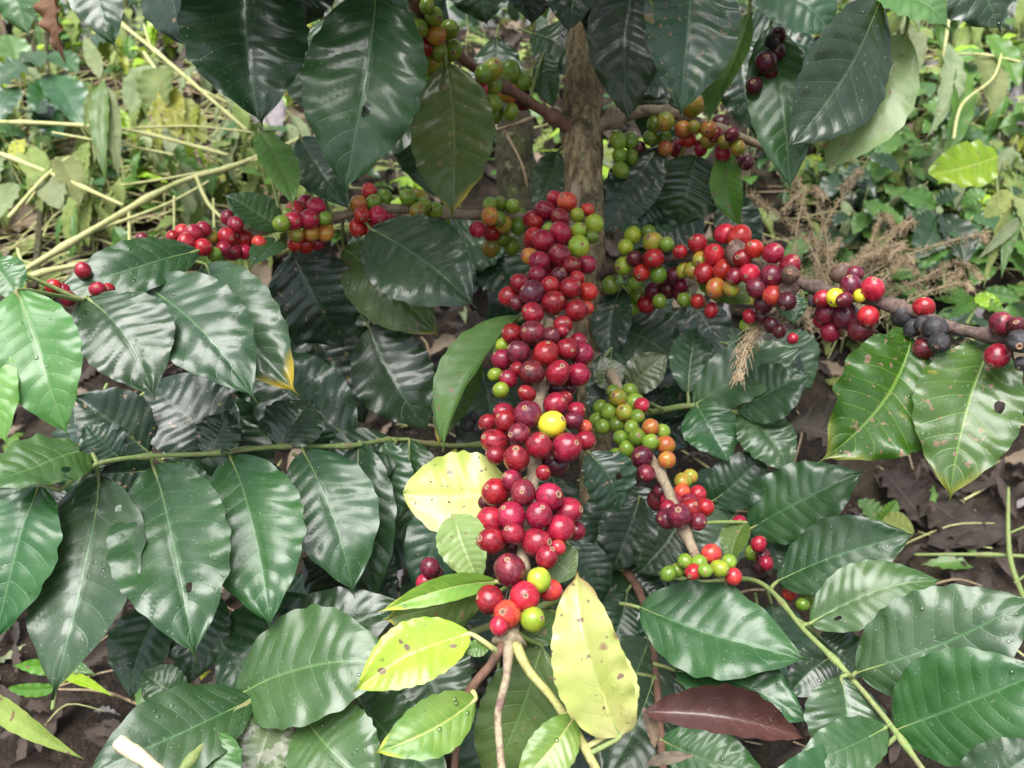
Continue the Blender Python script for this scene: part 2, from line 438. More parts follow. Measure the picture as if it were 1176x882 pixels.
# ------------------------------------------------------------------ the coffee shrub
base_pt = P(690, 800, .76); base_pt = Vector((base_pt.x, base_pt.y+.03, gz(base_pt.x, base_pt.y+.03)-.01))
shrub = empty('coffee_shrub', base_pt)
tag(shrub, 'large coffee shrub with glossy leaves and a drooping branch packed with red cherries', 'coffee shrub')
tr = MB()
tube(tr, [(P(666, -260, .80), .0125), (P(668, -60, .785), .0145), (P(671, 60, .775), .0150), (P(668, 145, .77), .0178), (P(671, 215, .765), .0158), (P(677, 330, .765), .0150), (P(683, 480, .765), .0145),
          (P(690, 640, .765), .0165), (P(692, 760, .765), .0155), (base_pt+Vector((0, 0, .015)), .020)], 28, 16, rough=.22, freq=42)
trunk = tr.build('trunk', BARK, base_pt, shrub)

BR = {}
def V(pts): return [(P(a, b, c), r) for a, b, c, r in pts]
def branch(key, pts, mat, label=None, extra=(), nodes=0., rough=.10):
    mb = MB(); pl = V(pts)
    tube(mb, pl, 10, 12, rough=rough, freq=110, nodes=nodes)
    mats = [mat]
    for e, m in extra:
        if m not in mats: mats.append(m)
        tube(mb, V(e), 8, 10, m=mats.index(m), rough=.12, freq=130)
    o = mb.build('branch', mats, pl[0][0], shrub)
    if label: o['label'] = label
    BR[key] = dict(o=o, line=[p for p, r in spline(pl, 12)] + [q for e, m in extra for q, _ in spline(V(e), 8)], px=pts)
    return o
branch('main', [(662, 212, .755, .0050), (652, 290, .68, .0044), (634, 345, .635, .0043), (628, 400, .598, .0042), (619, 455, .570, .0042), (614, 530, .535, .0041), (605, 610, .503, .0040), (597, 660, .480, .0037), (588, 712, .462, .0042), (585, 740, .452, .0062)], TWIG,
       'drooping branch packed with ripe red cherries',
       extra=[([(584, 736, .452, 00.00349), (582, 775, .444, 00.00202), (575, 805, .438, 00.00215), (572, 830, .43, 00.00189), (578, 900, .41, 00.00202)], TWIGB),
              ([(580, 738, .452, 00.00323), (562, 765, .452, 00.00229), (541, 792, .455, 00.00282), (528, 830, .46, 00.00175), (520, 905, .46, 00.00202)], TWIGR),
              ([(592, 738, .452, 00.00323), (606, 768, .445, 00.00229), (635, 803, .437, 00.00215), (668, 852, .425, 00.00229), (695, 905, .415, 00.00202)], TWIGM)], nodes=.046)
branch('left', [(664, 248, .765, .0048), (600, 249, .745, .0042), (540, 247, .725, .0040), (440, 240, .70, .0038), (360, 255, .68, .0034), (250, 276, .64, .0032), (165, 325, .565, .0030), (95, 346, .53, .0028)], TWIG, nodes=.05)
branch('right', [(684, 318, .76, .0046), (730, 300, .73, .0042), (790, 295, .705, .0040), (850, 303, .665, .0040), (930, 328, .62, .0040), (1040, 355, .57, .0038), (1100, 378, .55, .0038), (1190, 394, .52, .0036)], TWIGD, 'dark branch with red and blackened cherries', nodes=.06)
branch('ul', [(664, 155, .765, .0060), (640, 138, .755, .0046), (600, 112, .735, .0044), (540, 74, .70, .0040), (490, 25, .66, .0036), (450, -50, .6, .0034)], TWIGR, nodes=.055)
branch('ur', [(676, 150, .765, .0070), (720, 132, .77, .0060), (760, 128, .775, .0046), (830, 150, .775, .0042), (900, 178, .77, .0034)], TWIG, nodes=.05)
branch('rl', [(684, 405, .76, .0040), (708, 440, .68, .0036), (735, 505, .645, .0036), (762, 552, .615, .0038), (790, 618, .585, .0036), (806, 655, .57, .0030)], TWIG, nodes=.05)
branch('ll', [(686, 520, .765, 0.00255), (600, 508, .745, 0.00221), (520, 512, .71, 0.00204), (455, 505, .67, 0.00187), (400, 512, .63, 0.00187), (320, 513, .605, 0.00178), (240, 521, .575, 0.00161), (170, 524, .56, 0.00153), (112, 533, .545, 0.00153), (70, 562, .525, 0.00119)], TWIGG, nodes=.045)
branch('lr', [(690, 625, .765, 00.00248), (740, 650, .72, 00.00212), (800, 668, .67, 00.00189), (870, 668, .625, 00.00177), (925, 725, .56, 00.00166), (970, 770, .53, 00.00166), (1022, 832, .50, 00.00166), (1075, 905, .47, 00.00153)], TWIGG, nodes=.06)
branch('lc', [(690, 670, .765, .0036), (560, 720, .70, .0032), (420, 770, .60, .0030), (300, 803, .535, .0026), (247, 842, .505, .0026), (190, 910, .47, .0024)], TWIGG, nodes=.06)
branch('e', [(685, 470, .765, .0034), (740, 474, .745, .0028), (795, 466, .715, .0024), (850, 474, .70, .0022), (872, 492, .70, .0018)], TWIGG)
branch('e2', [(690, 600, .765, .0034), (780, 604, .735, .0026), (862, 608, .69, .0020)], TWIGG)
branch('lm', [(692, 640, .765, .0040), (722, 660, .72, .0036), (742, 700, .68, .0032), (752, 760, .635, .0028), (762, 890, .56, .0026)], TWIGR)
branch('tl', [(667, -70, .785, .0050), (560, -90, .70, .0044), (420, -70, .61, .0038), (280, -75, .60, .0034), (100, -85, .66, .0030)], TWIG)
branch('trr', [(668, -60, .785, .0050), (740, -70, .72, .0044), (830, -45, .66, .0038), (1010, -25, .64, .0034), (1130, -40, .66, .0028)], TWIG)

NLEAF = [0]
LEAVES = []
def leaf(br, bx, by, bd, tx, ty, td, w, kind, roll=0., up=.55, parent=None, pet=True, mats=None, **kw):
    NLEAF[0] += 1
    B = P(bx, by, bd); T = P(tx, ty, td)
    ax = (T-B).normalized()
    n = (TOCAM*.75+Vector((0, 0, 1))*up)
    n = (n-ax*n.dot(ax)).normalized()
    n = Matrix.Rotation(R(roll), 3, ax) @ n
    view = ((B+T)/2-CAM).normalized()
    ac = n.cross(ax)
    c = max(.45, (ac-view*ac.dot(view)).length)
    W = w/c*((bd+td)/2)/F
    rng = random.Random(NLEAF[0]*13)
    o = dict(bend=rng.uniform(.03, .09), fold=rng.uniform(.05, .2), wave=rng.uniform(.008, .034)*(.5 if kind in ('lime', 'young') else 1), twist=rng.uniform(-.55, .55), quilt=rng.uniform(.026, .044), hook=rng.uniform(-.01, .07), side=rng.uniform(-.07, .07), seed=NLEAF[0])
    o.update(kw)
    mb = MB()
    v, f, uv = leaf_geo(B, T, n, W, **o)
    mb.add(v, f, uv, 0)
    L = (T-B).length
    # midrib standing out below, running into the petiole
    cols = 21; row = [v[i*cols+10] for i in range(0, 53, 4)]
    rib = [(p-n*.0008, .0009*(1-i/13)+.0002) for i, p in enumerate(row)]
    pm = TWIGY if kind in ('yellow', 'lime', 'young') else TWIGG
    if br and pet:
        line = BR[br]['line']; q = min(line, key=lambda p: (p-B).length)
        if (q-B).length < .075:
            mid = (q+B)/2+n*.002
            tube(mb, [(q, .0016), (mid, .0014), (B, .0013)]+[(r[0], r[1]) for r in rib[1:4]], 6, 4, m=1)
            rib = rib[3:]
        else:
            d = (B-T).normalized()
            tube(mb, [(B+d*.016-n*.004, .0015), (B+d*.008-n*.001, .0014), (B, .0013)], 6, 4, m=1)
    tube(mb, rib, 6, 3, m=1)
    if bd < .72 and kind in ('blue', 'dark', 'mid', 'midtip', 'light', 'spot', 'lime', 'young'):
        for k in range(rng.randint(3, 16)):
            i = rng.randint(3, 48); j = rng.randint(2, 18); a = v[i*cols+j]
            nn = (v[i*cols+j+1]-v[i*cols+j-1]).cross(v[(i+1)*cols+j]-v[(i-1)*cols+j])
            if nn.length > 1e-9 and not o.get('holes'): drop(mb, a+(v[i*cols+j+1]-a)*rng.random(), nn.normalized()*(-1 if nn.dot(n) < 0 else 1), rng.choice([.0004, .0005, .0006, .0008, .0012]), 2)
    par = BR[br]['o'] if br else parent
    ob = mb.build('leaf', [LM[kind], pm, WATER], B, par)
    LEAVES.append(ob)
    return ob

# --- hanging leaves along the top
leaf('tl', 285, -45, .60, 302, 147, .585, 140, 'dark', -18, -.25, bend=.03, twist=.2)
leaf('tl', 188, -62, .63, 212, 56, .62, 78, 'deep', 20, -.1)
leaf('tl', 104, -55, .66, 132, 54, .65, 60, 'dark', -12, 0)
leaf('tl', 66, -30, .66, 73, 72, .67, 22, 'orange', 30, 0, prof=lance_w, fold=.6, wave=.12)
leaf('tl', 20, -60, .68, 32, 42, .67, 60, 'mid', 10, 0)
leaf('tl', 355, -60, .64, 335, 40, .66, 90, 'deep', 10, -.1)
leaf('tl', 432, -14, .575, 392, 221, .56, 136, 'blue', -4, .55, holes=[(.62, .12, .09)], bend=.05, fold=.1, quilt=.036)
leaf('ul', 513, 74, .665, 517, 250, .65, 96, 'olive', 8, .05, bend=.02, fold=.08, quilt=.03)
leaf('ul', 440, -20, .66, 520, 60, .69, 70, 'deep', 0)
leaf('tl', 545, -60, .68, 560, 30, .69, 80, 'dark', 0, .2)
leaf('tl', 600, -70, .70, 612, 30, .71, 75, 'deep', -10, .1)
leaf('tl', 655, -60, .715, 652, 40, .70, 72, 'dark', 10, .1)
leaf('left', 297, 150, .655, 337, 237, .645, 42, 'light', -25, .6)
leaf('left', 345, 158, .70, 402, 240, .675, 56, 'blue', 10, .8)
leaf('left', 322, 264, .66, 256, 222, .655, 42, 'blue', 10, .8)
leaf('left', 318, 275, .655, 288, 305, .62, 34, 'blue', 0, .7)
leaf('ul', 625, 60, .75, 635, 125, .745, 32, 'mid', 25, .2)
leaf('ul', 640, 175, .79, 612, 245, .77, 42, 'blue', 0, .8)
leaf('trr', 735, -55, .69, 722, 142, .695, 92, 'dark', 14, -.05, bend=.03)
leaf('trr', 800, -45, .63, 783, 133, .615, 108, 'bluespot', -10, .6, bend=.05)
leaf('trr', 690, -60, .72, 690, 70, .725, 70, 'deep', 0, 0)
leaf('trr', 860, 15, .66, 808, 137, .655, 42, 'weed', 42, .3, fold=.4, bend=-.05)
leaf('trr', 885, 30, .675, 908, 219, .655, 76, 'mid', 14, -.1, bend=.03)
leaf('trr', 862, -30, .64, 962, 47, .63, 72, 'midtip', 0, .2)
leaf('trr', 1012, -4, .635, 903, 172, .625, 104, 'dark', -22, .2, bend=.0)
leaf('trr', 1040, 40, .66, 947, 196, .65, 84, 'under', 12, .2, bend=-.06, quilt=.02)
leaf('trr', 998, -25, .65, 1092, 32, .64, 56, 'light', 0, .6)
leaf('trr', 1085, -60, .66, 1150, 36, .65, 92, 'dark', 0, .1)
leaf('ur', 757, 168, .78, 692, 272, .765, 62, 'deep', 10, .0, bend=.03)
leaf('ur', 835, 170, .78, 850, 262, .79, 36, 'weed', 20, .0, fold=.5)
leaf('ur', 800, 178, .80, 780, 262, .82, 90, 'blue', 0, .8)
leaf('ur', 770, 205, .82, 735, 262, .84, 60, 'deep', 0, .5)
leaf('ur', 905, 170, .74, 892, 100, .72, 20, 'grey', 20, .2, fold=.6, wave=.15)

# --- leaves of the left fruiting branch
leaf('left', 228, 288, .585, 55, 343, .53, 60, 'blue', -20, .95, bend=.10, quilt=.036)
leaf('left', 100, 342, .53, 178, 459, .505, 106, 'dark', -6, .55, bend=.06, quilt=.04)
leaf('left', 163, 326, .56, 294, 459, .515, 108, 'blue', 0, .7, bend=.07, quilt=.04)
leaf('left', 236, 304, .60, 342, 452, .555, 98, 'midtip', 6, .7, bend=.07, quilt=.036)
leaf('left', 20, 333, .46, 74, 500, .44, 96, 'light', 0, .7, bend=.06)
leaf('left', -40, 380, .45, 6, 512, .43, 60, 'light', 0, .7)
leaf('left', -10, 300, .50, 22, 345, .49, 50, 'mid', 0, .5)
leaf('ll', 455, 508, .665, 372, 560, .645, 74, 'dark', 0, .6)
leaf('ll', 240, 524, .58, 262, 470, .59, 50, 'deep', 0, .6)
leaf('ll', 140, 528, .555, 96, 486, .55, 52, 'deep', 0, .6)
# --- shaded leaves under it and in the middle
leaf('ll', 268, 516, .64, 168, 436, .66, 100, 'deep', 0, .45)
leaf('ll', 172, 520, .63, 82, 452, .62, 80, 'deep', 0, .4)
leaf('ll', 405, 505, .68, 292, 402, .69, 104, 'dark', 0, .3)
leaf('left', 335, 290, .71, 395, 400, .74, 110, 'deep', 0, .1)
leaf('left', 425, 262, .68, 547, 352, .645, 108, 'dark', 0, .35, bend=.06, quilt=.036)
leaf('left', 395, 285, .72, 505, 388, .70, 84, 'olive', 10, .1)
leaf('left', 424, 376, .73, 494, 496, .715, 92, 'dark', 0, .35, quilt=.02)
leaf('left', 355, 380, .77, 420, 490, .76, 90, 'deep', 0, .3)
leaf('left', 280, 380, .75, 330, 470, .76, 100, 'deep', 0, .2)
leaf('main', 597, 362, .655, 500, 512, .62, 44, 'weed', 40, .4, fold=.6, bend=.08, quilt=.02)
leaf('main', 545, 395, .67, 500, 512, .645, 48, 'olive', 10, .2, fold=.2, quilt=.015)
# --- pale leaves at the tip of the main branch
leaf('main', 585, 566, .545, 463, 566, .535, 104, 'yellow', 0, .5, bend=.04, fold=.12, quilt=.012, wave=.015, prof=oval_w)
leaf('main', 522, 592, .50, 550, 668, .485, 58, 'pale', 10, .6, fold=.5, quilt=.05, prof=oval_w)
leaf('main', 570, 668, .475, 436, 704, .45, 30, 'young', -30, .9, fold=.5, quilt=.02, bend=.1)
leaf('main', 556, 686, .50, 440, 712, .485, 66, 'olive', 5, -.3, quilt=.02)
leaf('main', 540, 728, .452, 405, 794, .43, 72, 'lime', 0, .6, bend=.05, fold=.2, quilt=.03)
leaf('main', 546, 803, .45, 429, 864, .425, 64, 'young', -5, .6, bend=.06, fold=.25, quilt=.03)
leaf('main', 712, 846, .425, 662, 656, .445, 86, 'yellowb', -10, .35, bend=.10, fold=.5, quilt=.022, side=.05, wave=.03, prof=drop_w)
leaf('main', 708, 838, .43, 690, 730, .45, 44, 'yellow', 28, .3, bend=.12, fold=.4, quilt=.02, prof=oval_w)
leaf('main', 622, 742, .47, 556, 905, .475, 96, 'weed', 0, .2, quilt=.02)
leaf('main', 660, 822, .43, 590, 905, .41, 54, 'young', 0, .6)
leaf('main', 562, 742, .452, 532, 748, .448, 20, 'weed', 0, .5)
leaf('main', 630, 640, .51, 662, 662, .505, 50, 'under', 0, .5)
leaf('main', 600, 742, .47, 640, 700, .49, 40, 'olive', 0, .4)
leaf('main', 676, 520, .60, 712, 590, .60, 62, 'deep', -10, .5, holes=[(.5, .3, .12)])
leaf('main', 530, 560, .63, 480, 690, .62, 70, 'deep', 0, .4)
# --- row of big leaves, lower left
leaf('ll', 45, 558, .53, -8, 742, .50, 92, 'blue', 4, .6)
leaf('ll', 113, 546, .555, 56, 803, .49, 116, 'blue', 3, .6, bend=.06, hook=.03, quilt=.036)
leaf('ll', 176, 536, .565, 222, 758, .495, 130, 'blue', -3, .6, bend=.06, quilt=.04, holes=[(.70, .15, .07)])
leaf('ll', 264, 524, .585, 309, 724, .525, 116, 'blue', 3, .6, bend=.06, quilt=.036, holes=[(.42, -.82, .14)])
leaf('ll', 348, 518, .61, 406, 682, .565, 104, 'blue', -3, .6, quilt=.036)
leaf('ll', 412, 508, .64, 432, 692, .60, 80, 'dark', 4, .6, quilt=.036)
leaf('ll', 470, 505, .67, 482, 640, .65, 80, 'dark', 0, .5)
leaf('ll', 102, 518, .55, -22, 560, .50, 66, 'mid', 20, .3, holes=[(.35, .5, .12)])
leaf('ll', 90, 560, .575, 120, 640, .56, 60, 'mid', 0, .4)
leaf('lc', 190, 690, .585, 150, 806, .56, 66, 'blue', 0, .7, quilt=.042)
leaf('lc', 235, 670, .59, 215, 790, .57, 70, 'dark', 0, .6)
leaf('lc', 365, 690, .60, 244, 800, .56, 92, 'blue', 0, .8, quilt=.042)
leaf('lc', 270, 800, .535, 465, 762, .51, 130, 'mid', 0, .65, bend=.06, quilt=.035)
leaf('lc', 300, 740, .58, 470, 690, .57, 84, 'dark', 0, .6)
leaf('lc', 290, 803, .53, 92, 892, .47, 96, 'blue', -4, .85, bend=.07, quilt=.032)
leaf('lc', 246, 838, .505, 236, 930, .48, 70, 'mid', 0, .6)
leaf('lc', 314, 812, .53, 285, 915, .50, 74, 'mould', 0, .6)
leaf('lc', 350, 825, .52, 440, 912, .49, 110, 'mid', 0, .7)
leaf('lc', 470, 720, .60, 520, 840, .57, 100, 'dark', 0, .5)
leaf('lc', 410, 800, .56, 520, 900, .52, 90, 'blue', 0, .7)
leaf('lc', 390, 620, .66, 450, 720, .64, 90, 'deep', 0, .5)
leaf('lc', 480, 600, .66, 430, 560, .70, 80, 'deep', 0, .5)
# --- right of the trunk: bluish leaves on thin green twigs
leaf('e', 796, 466, .715, 925, 396, .69, 66, 'blue', 0, .5)
leaf('e', 846, 471, .70, 932, 428, .675, 66, 'blue', 0, .7)
leaf('e', 800, 464, .71, 838, 532, .685, 62, 'blue', 0, .6)
leaf('e', 852, 474, .70, 910, 545, .67, 58, 'blue', 5, .7)
leaf('e', 790, 452, .72, 802, 372, .74, 48, 'blue', 0, .6)
leaf('e', 700, 372, .77, 782, 420, .75, 80, 'dark', 0, .7)
leaf('e', 735, 375, .79, 815, 445, .77, 84, 'deep', 0, .7)
leaf('e2', 814, 578, .70, 880, 516, .69, 62, 'dark', 0, .55)
leaf('e2', 860, 608, .685, 994, 540, .645, 86, 'blue', 0, .6, quilt=.032)
leaf('e2', 780, 600, .715, 730, 660, .70, 72, 'dark', 0, .5)
leaf('e2', 735, 570, .72, 700, 660, .71, 66, 'dark', 0, .6)
leaf('e2', 845, 590, .70, 800, 660, .68, 70, 'blue', 0, .6)
leaf('e', 722, 450, .70, 768, 406, .69, 44, 'mould', 10, .4)
leaf('e', 705, 448, .70, 690, 408, .70, 36, 'mould', 10, .4)
leaf('right', 800, 312, .70, 868, 352, .68, 44, 'olive', 0, .4)
leaf('right', 905, 335, .65, 912, 372, .64, 34, 'blue', 0, .6)
leaf('rl', 856, 600, .615, 838, 648, .60, 32, 'olive', 25, .3, fold=.5)
# --- the two bright leaves under the right branch
leaf('right', 1046, 388, .57, 944, 530, .535, 126, 'spot', -14, .5, bend=.08, quilt=.03, wave=.06)
leaf('right', 1140, 392, .55, 1093, 574, .52, 114, 'spot', 10, .5, bend=.05, quilt=.03, holes=[(.42, .55, .10)])
# --- lower right
leaf('lr', 893, 668, .61, 1054, 612, .57, 82, 'blue', 0, .6, quilt=.036)
leaf('lr', 930, 716, .565, 1084, 664, .55, 72, 'mid', -8, .6, holes=[(.2, -.4, .08)])
leaf('lr', 984, 772, .52, 1192, 684, .475, 128, 'blue', 0, .7, quilt=.032)
leaf('lr', 1028, 838, .50, 1205, 768, .45, 128, 'blue', 0, .7, quilt=.032)
leaf('lr', 735, 698, .60, 930, 758, .545, 104, 'blue', 0, .65, quilt=.036)
leaf('lr', 776, 770, .58, 932, 832, .54, 76, 'blue', 0, .7, quilt=.036)
leaf('lr', 940, 730, .58, 1000, 775, .57, 60, 'dark', 0, .6)
leaf('lr', 966, 778, .525, 968, 890, .50, 92, 'blue', 0, .7)
leaf('lr', 1018, 835, .50, 905, 885, .475, 60, 'blue', 0, .8)
leaf('lr', 1000, 870, .50, 860, 905, .46, 70, 'blue', 0, .8)
leaf('lr', 1100, 905, .45, 1200, 850, .44, 70, 'dark', 0, .7)
leaf('lm', 760, 850, .58, 885, 892, .55, 70, 'mid', 0, .6)
leaf('lm', 742, 690, .68, 800, 780, .66, 80, 'deep', 0, .5)
leaf('lm', 720, 680, .71, 690, 760, .69, 70, 'dark', 0, .6)
leaf('lm', 700, 650, .73, 760, 700, .71, 60, 'dark', 0, .6)
leaf('lm', 745, 735, .65, 690, 850, .60, 96, 'blue', 0, .7)
leaf('lm', 750, 780, .62, 690, 905, .57, 90, 'dark', 0, .7)
leaf('lm', 650, 620, .70, 690, 700, .70, 60, 'deep', 0, .5)
leaf('lm', 720, 560, .74, 760, 640, .72, 70, 'deep', 0, .5)
leaf('lm', 640, 760, .62, 560, 880, .58, 110, 'deep', 0, .5)

leaf('rl', 702, 400, .73, 690, 500, .715, 56, 'deep', 10, .4)
leaf('e2', 705, 560, .74, 668, 650, .72, 60, 'dark', 0, .5)
leaf('right', 712, 330, .75, 702, 420, .735, 46, 'deep', 20, .3)
leaf('ll', 440, 506, .66, 448, 612, .64, 72, 'blue', 0, .6)
leaf('ll', 320, 512, .61, 360, 458, .63, 66, 'dark', 0, .5)
leaf('lc', 215, 800, .55, 160, 770, .55, 46, 'mid', 0, .6)
leaf('lc', 420, 690, .63, 345, 640, .64, 72, 'dark', 0, .6)
leaf('e2', 880, 600, .70, 900, 660, .68, 50, 'dark', 0, .6)
leaf('lr', 955, 755, .56, 905, 800, .55, 56, 'dark', 0, .6)
# --- inner leaves in the shade of the shrub
rng = random.Random(21)
inner = [(380, 330, .84), (470, 420, .84), (560, 300, .86), (330, 450, .80), (230, 470, .74), (130, 480, .70), (540, 450, .82), (560, 560, .80), (470, 560, .78), (420, 640, .76), (520, 680, .76), (330, 560, .74), (180, 560, .70), (60, 560, .66),
         (300, 700, .70), (640, 560, .84), (720, 460, .84), (760, 400, .86), (830, 420, .84), (700, 340, .88), (790, 340, .88), (720, 620, .82), (820, 560, .80), (870, 400, .86), (650, 700, .78), (760, 760, .74), (860, 720, .72), (600, 800, .70), (830, 830, .66), (420, 860, .60), (740, 240, .90), (820, 250, .92), (520, 330, .88), (450, 300, .86), (500, 150, .80), (360, 60, .75), (700, 40, .82), (780, 100, .86), (600, 60, .84), (860, 60, .78)]
for (x, y, d) in inner:
    for k in range(2):
        a = rng.uniform(-.6, 2.2) if k else rng.uniform(1.0, 3.6); Lp = rng.uniform(95, 135)*.7/d
        x0 = x+rng.uniform(-30, 30); y0 = y+rng.uniform(-30, 10)
        dd = d+rng.uniform(-.02, .04)
        near = min(BR, key=lambda b: min((p-P(x0, y0, dd)).length for p in BR[b]['line']))
        leaf(near, x0, y0, dd, x0+Lp*math.cos(a), y0+Lp*abs(math.sin(a)), dd-.015, rng.uniform(62, 88)*.75/d, rng.choice(['deep', 'dark', 'deep', 'dark', 'blue']), rng.uniform(-20, 20), rng.uniform(.1, .7), nl=52)

# unseen upper leaves, added above the frame to shade trunk and top leaves
def shade_crown():
    mb = MB(); rg = random.Random(77)
    for i in range(300):
        d = rg.uniform(.62, 1.15) if i < 230 else rg.uniform(.40, .62); px = 600+rg.uniform(-720, 720)*.8/d; py = rg.uniform(-620, -70)-(60 if d < .75 else 0)
        if i >= 230: px = 520+rg.uniform(-480, 420); py = rg.uniform(-420, -130)
        B = P(px, py, d); a = rg.uniform(0, 6.28); L = rg.uniform(.09, .14)
        T = B+Vector((math.cos(a)*L*.8, math.sin(a)*L*.8, -L*rg.uniform(.2, .8)))
        if T.z < P(px, -30, d).z: continue
        v, f, uv = leaf_geo(B, T, Vector((rg.uniform(-.4, .4), rg.uniform(-.6, .2), 1)), L*.45, nl=20, nw=5, seed=i)
        mb.add(v, f, uv, i % 2)
    o = mb.build('shade_crown', [LM['dark'], LM['deep']], base_pt, shrub); o['kind'] = 'stuff'
shade_crown()

# ------------------------------------------------------------------ cherries
def cherry_mesh(kind, var):
    rg = random.Random(var*7+ord(kind))
    seg, ring = 22, 16
    ex = [1.0, 1.07, .95, 1.03, .98][var]; ey = [1.0, .94, 1.03, .97, 1.04][var]; ez = [1.04, 1.14, .98, 1.10, 1.02][var]
    dry = kind in 'kb'
    v = []; f = []; mi = []
    prof = []
    for i in range(ring+1):
        th = math.pi*(1-i/ring)      # from stalk end (-z) to navel end (+z)
        prof.append((math.sin(th), math.cos(th)))
    prof = [p for p in prof if not (p[1] > .93)]
    rr = [.17, .20, .14, .23, .16][var]
    prof += [(.30, .955), (rr+.03, .975), (rr, 1.005), (rr-.055, 1.0), (rr-.08, .965), (.05, .955), (.0, .975)]
    k0 = len(prof)-7
    for i, (r, z) in enumerate(prof):
        for k in range(seg):
            a = 2*math.pi*k/seg
            lump = 1+(.13 if dry else .045)*noise.noise(Vector((math.cos(a)*r*1.4, math.sin(a)*r*1.4, z*1.3+var*9)))
            if dry: lump += .05*noise.noise(Vector((math.cos(a)*r*4, math.sin(a)*r*4, z*4+var*9)))-.06*abs(math.sin(a*3+z*2))*r
            groove = 1-.018*math.exp(-((math.sin(a))/.12)**2)
            v.append((r*ex*math.cos(a)*lump*groove, r*ey*math.sin(a)*lump, z*ez*lump))
    for i in range(len(prof)-1):
        for k in range(seg):
            f.append((i*seg+k, i*seg+(k+1) % seg, (i+1)*seg+(k+1) % seg, (i+1)*seg+k))
            mi.append(0 if i < k0+1 else (1 if i < k0+4 else 2))
    if not dry:
        dm = MB()
        for k in range(rg.randint(4, 9)):
            a = rg.uniform(0, 6.28); z = rg.uniform(-.6, .8); rz = math.sqrt(1-z*z)
            n = Vector((rz*math.cos(a), rz*math.sin(a), z)); drop(dm, Vector((n.x*ex, n.y*ey, n.z*ez))*.995, n, rg.uniform(.03, .075), 3)
        o = len(v); v += [tuple(p) for p in dm.v]; f += [tuple(i+o for i in q) for q in dm.f]; mi += [3]*len(dm.f)
    me = bpy.data.meshes.new('cherry'); me.from_pydata(v, [], f)
    for m in (CM[kind], NAVEL, NAVELC, WATER): me.materials.append(m)
    me.polygons.foreach_set('material_index', mi)
    me.polygons.foreach_set('use_smooth', [True]*len(f)); me.update()
    return me
CHM = {}
Z = {  # zoomed views the positions were measured in: x0, y0, scale
 'A': (520, 200, 5.88), 'B': (520, 340, 5.88), 'C': (520, 470, 5.88), 'D': (520, 600, 5.88),
 '1': (0, 0, 2.94), '2': (390, 0, 2.94), '3': (776, 0, 2.94), '4': (0, 290, 2.94), '5': (390, 290, 2.94), '6': (776, 290, 2.94), '7': (390, 582, 2.94), '8': (776, 582, 2.94)}
